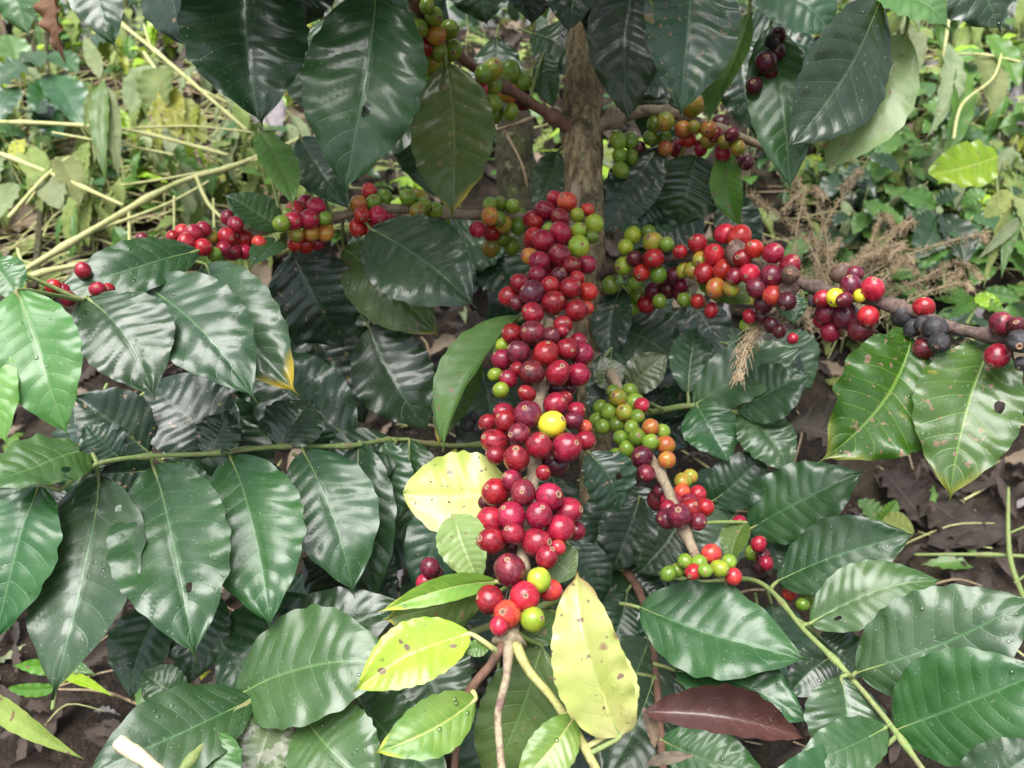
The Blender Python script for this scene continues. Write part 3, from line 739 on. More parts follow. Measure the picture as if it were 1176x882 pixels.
RAW = '''
main 44|A 690,165,52r 770,185,66o 625,245,66c 725,295,60c 910,240,44o 840,275,48l 955,335,62l 850,380,50l 850,490,74l 935,425,44g 560,330,50r 550,420,60r 610,450,76r 730,400,70r 650,372,42l 520,555,56a 585,590,68c 720,550,78c 805,620,62c 905,610,58c 570,685,64c 715,690,58p
main 52|A 450,735,62c 380,825,62r 535,805,84p 655,755,64r 795,770,78c 840,700,48r 910,795,62r 435,870,52p 680,868,78c
main 52|B 540,115,76r 835,95,74c 905,80,44o 745,195,64r 400,255,68c 540,250,84p 665,270,60p 738,235,44c 335,430,70c 445,380,72p 630,390,90c 775,355,74c 870,395,78c 850,300,54r 375,560,60c 440,495,54c 535,520,84p 710,520,82c 850,530,76c 500,660,58r 335,330,44l 285,530,46l 325,635,56l 700,620,62d 780,620,52d
main 52|B 345,790,68r 505,800,92p 695,730,82r 830,775,62r 810,840,60p 760,690,50c
main 56|C 355,80,72c 670,100,88y 450,170,74p 285,220,86c 580,245,86c 770,260,98r 895,210,64c 890,120,50o 290,310,60c 430,335,86c 690,370,78d 610,430,50c 235,90,56r 520,120,60d
main 56|C 400,480,66c 290,560,92c 475,565,86p 650,590,90r 775,690,92r 395,720,92c 580,715,88c 255,750,90c 725,805,94c 220,630,50d 830,820,66r 520,640,70d
main 50|D 565,135,96c 265,125,88c 410,75,70c 635,235,72c 395,150,54d 710,170,52o 480,40,60d
main 40|D 385,320,106p 580,390,82l 650,455,78o 250,520,94c 485,500,98r 370,620,90o 540,655,80l 310,700,62r
main 20|C 130,60,46k 95,112,52k 160,125,46k
main 16|7 305,205,32p 290,255,29c 327,228,24p
left 30|A 250,285,60a 260,390,62r 165,375,52r 345,335,58v 350,245,56g 405,215,48g 320,195,42g 250,205,48g 455,280,48g 440,350,52g 340,435,48g 255,495,58v 400,485,58g 310,300,50g
left 26|2 100,645,27o 65,690,28a 115,685,27g 150,665,26g 75,725,27r 130,725,29r 60,770,28r 110,775,31r 165,750,29r 105,805,22r 230,665,28g 265,665,27v 265,712,28v 320,710,28g 300,757,29g 345,750,28g 255,760,25g 285,690,24g
left 28|1 1000,715,35o 1035,690,29r 1068,700,31r 990,745,30r 1045,740,33r 1098,737,24g 1050,787,28a 1098,783,29a 1000,792,24v 1030,825,30r 995,825,24r 1070,820,24r 950,755,29g 970,725,22g
left 28|1 820,808,33r 765,800,30r 795,760,28c 770,735,24c 825,850,25r 785,850,30c 860,790,24g 875,820,24o 755,840,24c 685,835,29r 630,820,29r 655,790,29r 685,775,27c 618,782,24o 712,800,25v 725,860,24g 585,800,23c 480,808,22p
left 20|4 230,155,24c 180,115,25r 280,60,24c 330,125,26c 365,125,22c 215,125,22c
right 30|5 960,45,30l 915,110,29g 1020,68,28r 1060,20,34r 1075,75,29g 1010,145,29g 930,150,25g 965,125,25g 985,185,28g 955,180,26g 1060,130,29p 1110,120,32d 1130,75,26p 1035,175,28c 1080,165,24g 995,20,27d 925,190,24g 1000,100,25g 1150,140,24p 1160,60,24v
right 26|2 990,795,30l 1060,820,34v 1105,825,26g 1045,785,24g 965,835,26l 1150,850,24r
right 42|6 85,25,28v 55,60,28v 100,70,34r 162,57,34r 135,120,32a 190,120,28v 250,72,34r 200,80,28c 325,78,36p 272,120,34p 328,145,34o 385,75,31b 385,45,35c 298,172,32d 130,10,36r 75,-30,30r 375,165,30d 380,125,31b 225,20,30c
right 42|3 165,790,31r 215,800,40r 210,860,43b 265,840,30r 330,855,34r
right 20|6 75,165,26r 120,195,24r 30,160,25g 240,245,24g 325,245,26d 395,290,19r 250,215,24c 290,215,24d 20,110,24c 350,265,22d
right 34|6 495,155,29r 540,152,30y 592,115,36p 665,122,36r 555,70,31b 510,200,36p 575,215,42d 650,215,34r 525,265,34c 625,260,43d 490,230,25r 465,165,22k 605,72,27p 622,146,22y 570,160,26p
right 36|6 838,185,34c 768,210,45k 875,255,45k 890,305,39k 838,325,35p 800,255,34k 1100,240,39p 1160,300,45k 1085,350,39c 1168,375,26k 1150,245,30d 835,240,30k
ul 28|2 325,118,34a 285,160,31c 380,170,34g 335,170,31g 315,210,34v 265,95,33g 320,55,31g 370,100,30g 305,265,35g 350,225,28g 275,205,28g 295,20,26g
ul 28|2 515,235,36v 575,240,34g 518,285,33g 612,275,34g 468,305,34r 570,315,33a 515,348,33g 578,378,26g 618,335,36d 520,385,30g 485,250,29g 545,275,28g 485,365,24g
ur 24|2 940,475,27g 980,475,27g 945,525,25g 985,530,25g 950,575,27g 1050,465,25g 1100,410,30v 1095,465,25g 1100,500,25a 1165,435,31o 1140,505,25r 1010,500,24d 1065,420,26g
ur 26|3 25,435,27a 62,430,23v 42,472,27r 10,495,24c 110,435,27a 110,475,25v 150,420,30d 165,480,24v 160,515,27r 210,500,25v 215,540,22d 55,310,36g 60,355,36v 240,550,24d 85,500,24c 135,455,24c 190,455,24p
ur 14|3 305,210,36d 280,270,34d 340,175,30d 265,290,28d 345,120,26d 320,245,26d 325,140,26k
rl 27|5 940,490,28v 980,465,24g 995,505,29g 1020,515,25r 880,520,24g 910,537,27g 962,540,28v 868,565,25g 888,587,26g 937,580,27g 1005,555,25g 1050,590,28a 950,625,27g 1005,622,29g 1090,605,25g 1050,640,27g 1100,650,31a 970,662,27g 935,685,25g 980,715,27g 1020,690,36p 1105,700,29a 1035,745,30p 970,740,25d 925,470,24g 985,590,24g
rl 27|5 1160,770,27v 1155,810,29o 1075,835,36p 1120,840,35c 1085,805,26d
rl 27|6 50,755,23v 75,815,28r 45,850,34c 100,860,28r 20,775,24v
rl 26|8 10,30,40p 75,50,29p 95,5,30c 50,5,32c -30,40,34p -25,5,30c
rl 24|8 32,183,25g 80,188,26g 5,215,25g 120,158,32o 60,220,27r 148,208,29l 180,185,26g 195,235,28o 100,215,24g -25,225,26g
lr 16|8 262,155,27g 280,125,25r 215,55,24r 295,165,23p 305,190,24c 385,293,23o 430,330,24g 450,305,23g 285,205,22d
'''
CH = []
for ln in RAW.strip().splitlines():
    hd, body = ln.split('|'); br, Rc = hd.split(); Rc = float(Rc)
    tk = body.split(); x0, y0, sc = Z[tk[0]]
    for e in tk[1:]:
        x, y, rk = e.split(','); r, k = float(rk[:-1])/sc, rk[-1]
        k = 'c' if (br == 'main' and k == 'r' and y0 > 300 and (int(float(x))+int(float(y))) % 5 < 3 and tk[0] != 'D') else k
        CH.append(dict(br=br, x=x0+float(x)/sc, y=y0+float(y)/sc, r=r, k=k, Rc=Rc))
for c in CH: c['r'] *= (1.05 if c['br'] == 'main' else 1.05)*(.88 if c['k'] == 'k' else 1)
# branch polylines in the picture, for the depth each bunch stands at
def poly(br):
    pts = BR[br]['px']; out = []
    for a, b in zip(pts[:-1], pts[1:]):
        for i in range(10):
            t = i/10; out.append(tuple(a[j]+(b[j]-a[j])*t for j in range(3)))
    out.append(pts[-1][:3]); return out
PL = {b: poly(b) for b in BR}
for c in CH:
    q = min(PL[c['br']], key=lambda p: (p[0]-c['x'])**2+(p[1]-c['y'])**2)
    d = math.hypot(q[0]-c['x'], q[1]-c['y']); D = q[2]
    rad = max(c['Rc']-c['r']*.3, c['r']*1.5)*D/F
    dd = d*D/F
    z = -math.sqrt(max(0, rad*rad-dd*dd))*.8
    if c['k'] == 'd' and c['br'] == 'main': z = .004
    c['d'] = D+z; c['q'] = q
    if c['br'] in ('ur',) and c['Rc'] == 14: c['d'] = .66
    if c['br'] == 'main' and c['k'] == 'k': c['d'] = .66
    if c['br'] == 'main' and c['Rc'] == 16: c['d'] = .54
    if c['br'] == 'lr': c['d'] = D+.02
for it in range(70):
    for i in range(len(CH)):
        a = CH[i]; pa = P(a['x'], a['y'], a['d']); ra = a['r']*a['d']/F
        for j in range(i):
            b = CH[j]
            if abs(a['x']-b['x']) > 42 or abs(a['y']-b['y']) > 42: continue
            rb = b['r']*b['d']/F
            lat = math.hypot(a['x']-b['x'], a['y']-b['y'])*.5*(a['d']+b['d'])/F
            need = .93*(ra+rb)
            if lat >= need: continue
            dz = math.sqrt(need*need-lat*lat); cur = a['d']-b['d']
            if abs(cur) >= dz: continue
            sgn = 1 if (cur > 0 or (cur == 0 and a['r'] < b['r'])) else -1
            push = (dz-abs(cur))*.3
            if sgn > 0: a['d'] += push*.75; b['d'] -= push*.25
            else: a['d'] -= push*.25; b['d'] += push*.75
# fruit on the far side of each bunch, filling the gaps between the front ones
rg = random.Random(8)
back = [(628, 240, 36), (636, 268, 34), (632, 305, 40), (628, 335, 44), (622, 385, 44), (620, 415, 44), (614, 485, 46), (616, 508, 46), (606, 585, 46), (608, 612, 44), (620, 450, 24)]
for x, y, w in back:
    for k in range(4):
        px = x+rg.uniform(-w, w)*.8; py = y+rg.uniform(-14, 14); r = rg.uniform(11.5, 14)
        q = min(PL['main'], key=lambda p: abs(p[1]-py)); d = q[2]+rg.uniform(.010, .020)
        pos = P(px, py, d)
        if any((P(c['x'], c['y'], c['d'])-pos).length < .86*(r*d+c['r']*c['d'])/F for c in CH if abs(c['x']-px) < 45 and abs(c['y']-py) < 45): continue
        CH.append(dict(br='main', x=px, y=py, r=r, k=rg.choice('ccppr'), d=d))
rng = random.Random(3)
for c in CH:
    key = (c['k'], rng.randrange(5))
    if key not in CHM: CHM[key] = cherry_mesh(*key)
    p = P(c['x'], c['y'], c['d'])
    line = BR[c['br']]['line']; q = min(line, key=lambda u: (u-p).length)
    out = (p-q).normalized()+Vector((rng.uniform(-.5, .5), rng.uniform(-.5, .2), rng.uniform(-.45, .35)))
    o = bpy.data.objects.new('cherry', CHM[key])
    link(o, p, BR[c['br']]['o'])
    o.rotation_mode = 'QUATERNION'
    o.rotation_quaternion = out.to_track_quat('Z', 'Y') @ Matrix.Rotation(rng.uniform(0, 6.3), 3, 'Z').to_quaternion()
    s = c['r']*c['d']/F
    o.scale = (s, s, s)
print('cherries', len(CH), 'leaves', len(LEAVES))

# ------------------------------------------------------------------ things around the shrub
def wleaf(mb, B, T, n, W, m, prof=oval_w, seed=0, nl=20, nw=5, **kw):
    o = dict(bend=.05, fold=.15, quilt=.02, wave=.06, twist=.2); o.update(kw)
    v, f, uv = leaf_geo(B, T, n, W, nl=nl, nw=nw, prof=prof, seed=seed, **o)
    mb.add(v, f, uv, m)
SEED = [1000]
def plant(name, label, cat, stem, leaves, stemmat=STALK, stems=(), group=None):
    group = group or {'wilted_weed': 'wilted weeds on the bank', 'leafy_weed': 'small leafy weeds on the bank'}.get(name)
    "stem: [(px,py,d,r)], leaves: (bx,by,bd,tx,ty,td,w,kind,prof)"
    pl = V(stem)
    root = empty(name, pl[0][0]); tag(root, label, cat, group)
    mb = MB(); tube(mb, pl, 8, 8, rough=.08)
    for s in stems: tube(mb, V(s), 7, 8, rough=.08)
    mb.build('stem', stemmat, pl[0][0], root)
    for (bx, by, bd, tx, ty, td, w, kind, prof) in leaves:
        SEED[0] += 1
        B = P(bx, by, bd); T = P(tx, ty, td)
        m = MB(); rg = random.Random(SEED[0])
        n = Matrix.Rotation(rg.uniform(-.4, .4), 3, (T-B).normalized()) @ (TOCAM*.8+Vector((0, 0, 1))*.5)
        wleaf(m, B, T, n, w*bd/F, 0, prof, SEED[0], nl=30, nw=7, fold=rg.uniform(.1, .4), bend=rg.uniform(0, .1))
        m.build('leaf', LM[kind], B, root)
    return root
def lying(label, px, py, tx, ty, w, kind, lift=.02, cat='dead leaf', name='dead_leaf', d=None, roll=.0, **kw):
    SEED[0] += 1
    if d is None:
        a, da = GH(px, py); b, db = GH(tx, ty); B = P(px, py, da-lift); T = P(tx, ty, db-lift)
        dm = (da+db)/2
    else:
        B = P(px, py, d); T = P(tx, ty, d-.01); dm = d
    mb = MB(); o = dict(fold=.25, bend=.12, wave=.14, twist=.7, quilt=.03); o.update(kw)
    wleaf(mb, B, T, TOCAM*.8+Vector((0, 0, .6)), w*dm/F, 0, coffee_w, SEED[0], nl=36, nw=8, roll=roll, **o)
    ob = mb.build(name, LM[kind], B)
    return tag(ob, label, cat, 'dead leaves on the bank')
def gd(px, py, up=.0): return GH(px, py)[1]-up

# cut weed stalks lying over the left bank
def stalk(label, pts, sides=(), mat=STALK, name='weed_stalk', cat='weed stalk'):
    mb = MB(); pl = V(pts); tube(mb, pl, 8, 10, rough=.07, freq=40, nodes=.11)
    for s in sides: tube(mb, V(s), 7, 8, rough=.07)
    return tag(mb.build(name, mat, pl[0][0]), label, cat, 'cut weed stalks on the bank' if name == 'weed_stalk' else None)
stalk('thick yellow green forked stalk slanting across the left bank above the cherries', [(25, 312, 1.00, 0.00336), (110, 262, 1.03, 0.00368), (200, 212, 1.08, 0.00352), (270, 190, 1.12, 0.00288), (348, 158, 1.18, 0.00240)],
      [[(225, 202, 1.09, 0.00240), (240, 235, 1.07, 0.00240), (265, 258, 1.06, 0.00176)], [(245, 228, 1.07, 0.00160), (246, 262, 1.06, 0.00144)], [(148, 240, 1.05, 0.00240), (149, 282, 1.04, 0.00208)], [(100, 268, 1.03, 0.00240), (190, 235, 1.06, 0.00192), (240, 208, 1.09, 0.00160)], [(140, 213, 1.11, 0.00176), (230, 198, 1.11, 0.00160), (345, 172, 1.16, 0.00160)], [(200, 225, 1.06, 0.00160), (200, 270, 1.05, 0.00144)]])
stalk('thin yellow stalk slanting down from the left edge to the forked stalk', [(-30, 165, 1.10, 0.00272), (60, 200, 1.09, 0.00272), (142, 236, 1.06, 0.00224)], [[(55, 200, 1.09, 0.00160), (30, 235, 1.07, 0.00128)]])
stalk('long yellow stalk running down to the right from the top left leaves', [(122, 14, 1.45, 0.00304), (180, 60, 1.38, 0.00304), (240, 112, 1.30, 0.00288), (284, 150, 1.24, 0.00240)], [[(172, 52, 1.40, 0.00208), (165, 28, 1.42, 0.00160)], [(215, 95, 1.33, 0.00240), (262, 118, 1.3, 0.00160)]])
stalk('level pale stalk lying between hanging wilted weeds on the left', [(-10, 140, 1.30, 0.00272), (60, 142, 1.28, 0.00288), (150, 150, 1.25, 0.00288), (262, 178, 1.18, 0.00224)], [[(140, 148, 1.25, 0.00208), (220, 145, 1.26, 0.00160), (290, 152, 1.22, 0.00144)], [(60, 152, 1.27, 0.00160), (170, 172, 1.22, 0.00176), (200, 178, 1.2, 0.00144)]])
stalk('short broken green stalk poking out beside the curled dead leaf', [(-10, 335, .93, .003), (60, 310, .97, .003), (150, 296, 1.0, .0022)], [[(30, 322, .95, .0022), (20, 285, .98, .0016)]])
stalk('thin dry straw stem bent over the right bank near the top', [(1176, 72, 1.35, 0.00176), (1120, 62, 1.38, 0.00176), (1060, 66, 1.4, 0.00160)], [[(1150, 62, 1.36, 0.00160), (1140, 90, 1.33, 0.00192), (1105, 120, 1.3, 0.00240), (1095, 160, 1.27, 0.00240)]])
stalk('slim green creeper stem lying over litter at the right edge', [(1200, 640, .93, .0022), (1130, 637, .95, .002), (1050, 637, .97, .0016)], [[(1158, 560, .98, .0016), (1160, 640, .93, .0028), (1182, 700, .87, .0028)], [(1160, 612, .95, .0014), (1188, 600, .95, .001)], [(1165, 670, .9, .0014), (1192, 650, .9, .001)]], mat=TWIGG, name='creeper_stem', cat='creeper')

plant('wilted_weed', 'drooping bunch of long green wilted leaves hanging on the left bank', 'weed', [(118, 82, 1.22, .003), (120, 120, 1.21, .003), (122, 170, 1.20, .002)], [
    (115, 90, 1.21, 96, 40, 1.24, 18, 'wiltg', lance_w), (116, 95, 1.21, 108, 190, 1.18, 20, 'wilt', lance_w), (118, 92, 1.2, 122, 212, 1.16, 22, 'weed', lance_w), (121, 98, 1.2, 136, 205, 1.17, 22, 'wiltg', lance_w), (120, 110, 1.2, 140, 150, 1.18, 14, 'wilt', lance_w), (114, 100, 1.2, 96, 150, 1.19, 18, 'wilt', lance_w)])
plant('wilted_weed', 'yellowing weed with brown spotted leaves hanging under the top left leaves', 'weed', [(165, 60, 1.36, .0026), (185, 90, 1.32, .0024), (200, 130, 1.28, .002)], [
    (180, 78, 1.31, 185, 135, 1.28, 48, 'wilt', oval_w), (192, 100, 1.3, 205, 160, 1.26, 30, 'weedy', oval_w), (200, 110, 1.3, 235, 165, 1.25, 28, 'weedy', oval_w), (205, 125, 1.3, 195, 180, 1.25, 26, 'wiltg', oval_w), (170, 75, 1.33, 150, 130, 1.3, 34, 'wiltg', oval_w), (185, 110, 1.29, 178, 165, 1.26, 18, 'weedy', lance_w), (225, 120, 1.29, 222, 170, 1.26, 24, 'weedy', oval_w)])
plant('wilted_weed', 'limp grey green weed sprawled over litter left of the forked stalk', 'weed', [(10, 250, 1.04, .0026), (50, 205, 1.08, .0024), (80, 180, 1.12, .002)], [
    (50, 195, 1.1, 70, 240, 1.05, 34, 'wiltg', oval_w), (70, 180, 1.12, 92, 235, 1.07, 30, 'wilt', oval_w), (30, 170, 1.12, 52, 215, 1.08, 30, 'wilt', oval_w), (15, 210, 1.08, -8, 255, 1.04, 30, 'wiltg', oval_w), (25, 160, 1.13, 22, 195, 1.1, 18, 'weedy', oval_w)])
plant('wilted_weed', 'grey limp weed with long hanging leaves at the upper right bank', 'weed', [(1090, 20, 1.45, .0024), (1085, 55, 1.4, .0024), (1080, 90, 1.36, .002)], [
    (1090, 50, 1.39, 1064, 158, 1.3, 34, 'wiltg', lance_w), (1075, 55, 1.4, 1108, 150, 1.31, 30, 'wilt', lance_w), (1060, 35, 1.42, 1046, 110, 1.36, 22, 'wiltg', lance_w), (1100, 70, 1.38, 1085, 180, 1.28, 30, 'weed', oval_w), (1120, 60, 1.4, 1140, 130, 1.33, 34, 'wilt', oval_w), (1135, 40, 1.4, 1170, 100, 1.34, 26, 'weed', oval_w)])
plant('broadleaf_weed', 'single broad yellow green leaf on a stem at the right bank', 'weed', [(1150, 260, 1.16, .0024), (1145, 215, 1.18, .0022), (1143, 190, 1.18, .002)], [(1146, 180, 1.18, 1066, 200, 1.16, 56, 'lime', oval_w)], TWIGG)
plant('coffee_seedling', 'small coffee seedling with pale glossy leaves behind the right branch', 'seedling', [(1085, 330, 1.10, .0022), (1080, 280, 1.12, .002), (1072, 235, 1.14, .0018)], [
    (1076, 238, 1.13, 1030, 222, 1.12, 26, 'light', coffee_w), (1074, 236, 1.13, 1104, 222, 1.11, 28, 'blue', coffee_w), (1078, 245, 1.13, 1050, 300, 1.09, 44, 'blue', coffee_w), (1082, 245, 1.13, 1108, 308, 1.08, 38, 'dark', coffee_w), (1082, 270, 1.12, 1060, 310, 1.09, 34, 'light', coffee_w), (1060, 232, 1.13, 1040, 255, 1.12, 22, 'mid', coffee_w), (1085, 262, 1.12, 1120, 282, 1.09, 28, 'mid', coffee_w)], TWIGG)
plant('leafy_weed', 'low bright green weed beneath the seedling at the right edge', 'weed', [(1110, 372, 1.03, .002), (1125, 345, 1.05, .0018), (1140, 330, 1.06, .0015)], [
    (1115, 345, 1.05, 1075, 330, 1.06, 22, 'weed', oval_w), (1120, 340, 1.05, 1150, 352, 1.03, 20, 'lime', oval_w), (1130, 335, 1.05, 1172, 345, 1.03, 22, 'weed', oval_w), (1118, 350, 1.05, 1160, 362, 1.02, 18, 'weed', lance_w), (1120, 345, 1.05, 1090, 365, 1.02, 18, 'weed', oval_w)], TWIGG)
plant('leafy_weed', 'pale weed with narrow drooping leaves at the far right edge', 'weed', [(1190, 320, 1.02, .0022), (1172, 260, 1.08, .002), (1160, 215, 1.12, .0018)], [
    (1165, 235, 1.1, 1130, 330, 1.04, 16, 'wilt', lance_w), (1168, 245, 1.09, 1150, 320, 1.04, 16, 'weed', lance_w), (1165, 225, 1.1, 1185, 270, 1.07, 22, 'wilt', oval_w), (1160, 220, 1.1, 1130, 250, 1.09, 24, 'wilt', oval_w), (1170, 250, 1.08, 1120, 300, 1.05, 14, 'wiltg', lance_w)], TWIGG)
plant('leafy_weed', 'round leaved weed sprouting from soil below the bright right leaves', 'weed', [(1015, 640, .97, .002), (1012, 612, .97, .0018), (1010, 600, .97, .0014)], [
    (1012, 600, .965, 985, 575, .97, 34, 'weed', oval_w), (1012, 602, .965, 1050, 612, .95, 34, 'wilt', oval_w), (1010, 600, .965, 1030, 575, .97, 22, 'weed', oval_w), (1012, 606, .96, 1008, 640, .94, 30, 'weed', oval_w)], TWIGG)
plant('leafy_weed', 'tuft of thin green weed shoots on dark soil at lower left', 'weed', [(60, 815, .80, .0018), (70, 770, .83, .0016), (95, 740, .85, .0012)], [
    (70, 770, .82, 15, 765, .83, 18, 'weed', lance_w), (75, 760, .82, 110, 775, .81, 14, 'weed', lance_w), (90, 745, .84, 60, 725, .85, 18, 'weed', oval_w), (70, 775, .82, 130, 800, .79, 12, 'lime', lance_w), (65, 790, .81, 10, 790, .82, 16, 'weed', oval_w), (95, 740, .84, 125, 715, .85, 14, 'weed', lance_w)], TWIGG)
# another coffee shrub standing behind, top left
plant('coffee_shrub', 'bluish coffee shrub standing far behind at the top left corner', 'coffee shrub', [(40, 330, 1.30, .006), (50, 200, 1.50, .005), (55, 100, 1.60, .004), (50, -20, 1.65, .003)], [
    (40, 70, 1.5, -12, 110, 1.47, 46, 'blue', coffee_w), (30, 60, 1.52, 48, 78, 1.45, 26, 'mid', coffee_w), (55, 85, 1.5, 95, 150, 1.42, 44, 'blue', coffee_w), (60, 95, 1.5, 40, 140, 1.42, 34, 'blue', coffee_w), (50, 115, 1.48, 75, 160, 1.4, 36, 'dark', coffee_w), (20, 100, 1.48, -5, 150, 1.42, 36, 'blue', coffee_w), (10, 40, 1.55, 20, 85, 1.5, 34, 'light', coffee_w), (60, 60, 1.55, 92, 85, 1.5, 30, 'mid', coffee_w), (45, 35, 1.55, 70, 20, 1.55, 30, 'weed', coffee_w), (95, 60, 1.55, 140, 40, 1.55, 36, 'dark', coffee_w), (30, 130, 1.45, 55, 130, 1.4, 30, 'dark', coffee_w)], MOSS)

# dry fern, right of centre
def dry_fern():
    mb = MB(); rg = random.Random(5)
    root = P(985, 350, 1.0); rootg = Vector((root.x, root.y, gz(root.x, root.y)))
    e = empty('dry_fern', rootg); tag(e, 'brittle brown dead fern with curled fronds right of centre', 'fern')
    fr = [[(905, 370, .66), (872, 376, .655), (854, 405, .65), (848, 438, .645)]]
    for k in range(26):
        x0 = rg.uniform(930, 985); y0 = rg.uniform(330, 390); d0 = rg.uniform(.95, 1.02)
        a = rg.uniform(-1.3, 1.2); L = rg.uniform(70, 190); cu = rg.uniform(-50, 50)
        x1 = x0+math.sin(a)*L; y1 = y0-math.cos(a)*L*.95
        fr.append([(x0, y0, d0), ((x0+x1)/2+cu*.4, (y0+y1)/2-12, d0+.01), (x1, y1, d0+.02), (x1+cu*.6, y1+abs(cu)*.5, d0+.01)])
    for k, pts in enumerate(fr):
        m = MB(); pl = [(P(a, b, c), .0009) for a, b, c in pts]
        sp = spline(pl, 14); tube(m, pl, 5, 12)
        for i in range(2, len(sp)-1):
            t = (sp[min(i+1, len(sp)-1)][0]-sp[i-1][0]).normalized(); p = sp[i][0]
            for sgn in (-1, 1):
                sd = (t.cross(TOCAM).normalized()*sgn+t*.5+Vector((rg.uniform(-.4, .4), rg.uniform(-.4, .4), rg.uniform(-.6, .2)))).normalized()
                Lp = .013*(1-i/len(sp)*.5)*rg.uniform(.3, 1.2)
                q = [(p, .0004), (p+sd*Lp*.6, .00035), (p+sd*Lp+t*Lp*.3-Vector((0, 0, Lp*.35)), .0003)]
                tube(m, q, 4, 3)
                for w in range(2):
                    b = p+sd*Lp*(.25+.22*w); d2 = (t*rg.choice((-1, 1))+sd*.4+Vector((rg.uniform(-.5, .5), rg.uniform(-.5, .5), rg.uniform(-.5, .5)))).normalized()
                    tube(m, [(b, .0005), (b+d2*.002, .0007), (b+d2*.0042, .0002)], 4, 2)
        m.build('frond', FERN, pl[0][0], e)
dry_fern()

# mossy stump behind and dry twigs beside it
st = MB(); b0, d0 = GH(598, 330)
tube(st, [(P(604, 320, 1.06), .030), (P(598, 240, 1.08), .026), (P(592, 170, 1.10), .024), (P(590, 138, 1.11), .020), (P(590, 132, 1.11), .004)], 20, 14, rough=.35, freq=30)
tag(st.build('tree_stump', MOSS, P(604, 320, 1.06)), 'mossy rotting stump behind the bunches left of the trunk', 'stump')
stalk('thin dry twig leaning across the mossy stump', [(556, 152, 1.0, 0.00176), (585, 145, 1.0, 0.00160), (614, 134, 1.02, 0.00128)], [[(578, 148, 1.0, 0.00144), (598, 185, .99, 0.00128), (606, 215, .99, 0.00080)]], mat=FERN, name='dry_twig', cat='twig')

lying('large curled grey brown dead leaf on the left bank', -5, 272, 82, 258, 42, 'litter', .03, roll=.6)
lying('dark dead leaf under the big hanging leaf at upper left', 300, 118, 325, 165, 40, 'grey', .10)
lying('pinkish tan dead leaf behind the small glossy left leaves', 345, 130, 312, 170, 40, 'litter', .05)
lying('grey crumpled dead leaf at the right edge', 1150, 180, 1182, 108, 50, 'grey', .06, roll=.7)
lying('crumpled dark dead leaf between the two bright right leaves', 905, 490, 985, 520, 62, 'litterd', .02, d=.82, roll=.7)
lying('wide dark dead leaf flat on soil at the right', 1050, 570, 1130, 640, 60, 'litterd', .012)
lying('brown dead leaf lying behind the creeper stem at right', 1065, 625, 1165, 600, 40, 'litterd', .02)
lying('dark folded dead leaf tucked below the bright right leaf', 1010, 540, 1065, 610, 44, 'litterd', .02, fold=.6)
lying('small tan dead leaf on dark soil at the bottom right', 905, 835, 885, 872, 28, 'litterd', .02, d=.62)
lying('curled purple brown dead leaf lying across bottom leaves', 740, 818, 930, 850, 50, 'brown', d=.53, roll=1.5, fold=.2, bend=.08, wave=.11, twist=.5, quilt=.05, name='dead_leaf')
lying('small withered black leaf caught above the folded leaf', 535, 338, 560, 366, 28, 'litterd', d=.70, roll=.8, wave=.2)
lying('pale dry leaf fragment lying at the bottom beside the dead leaf', 742, 878, 800, 868, 14, 'litter', d=.50)
lying('dry seed husk leaf beside the purple brown leaf', 738, 812, 752, 862, 14, 'litter', d=.54, roll=.9)
lying('bright dead leaf scrap on litter at upper right', 1075, 12, 1130, 5, 24, 'orange', .03)
lying('dry brown leaf fallen on left litter below the wilted weed', 150, 178, 205, 200, 36, 'litterd', .02, roll=.6)
lying('pale tan leaf fallen in front of the left forked stalk', 215, 250, 270, 232, 34, 'litter', .03, roll=.5)
lying('thin dry green leaf blade hanging down at the left bank', 40, 300, 20, 350, 26, 'wilt', .04)

# broken pale stick and grass blade, bottom left
pk = MB(); tube(pk, [(P(190, 895, .44), .0032), (P(165, 872, .445), .0036), (P(143, 857, .45), .0042), (P(136, 853, .452), .0036), (P(134, 850, .452), .0008)], 12, 8, rough=.25, freq=160)
tag(pk.build('broken_stick', PALE, P(190, 895, .44)), 'pale cream broken stick end at the bottom left', 'stick')
gb = MB(); wleaf(gb, P(-25, 792, .60), P(97, 872, .56), TOCAM+Vector((0, 0, .3)), .016, 0, lance_w, 5, nl=40, nw=5, fold=.3, quilt=.0, wave=.02)
tag(gb.build('grass_blade', LM['wilt'], P(-25, 792, .60)), 'single broad pale green grass blade at the bottom left', 'grass blade')

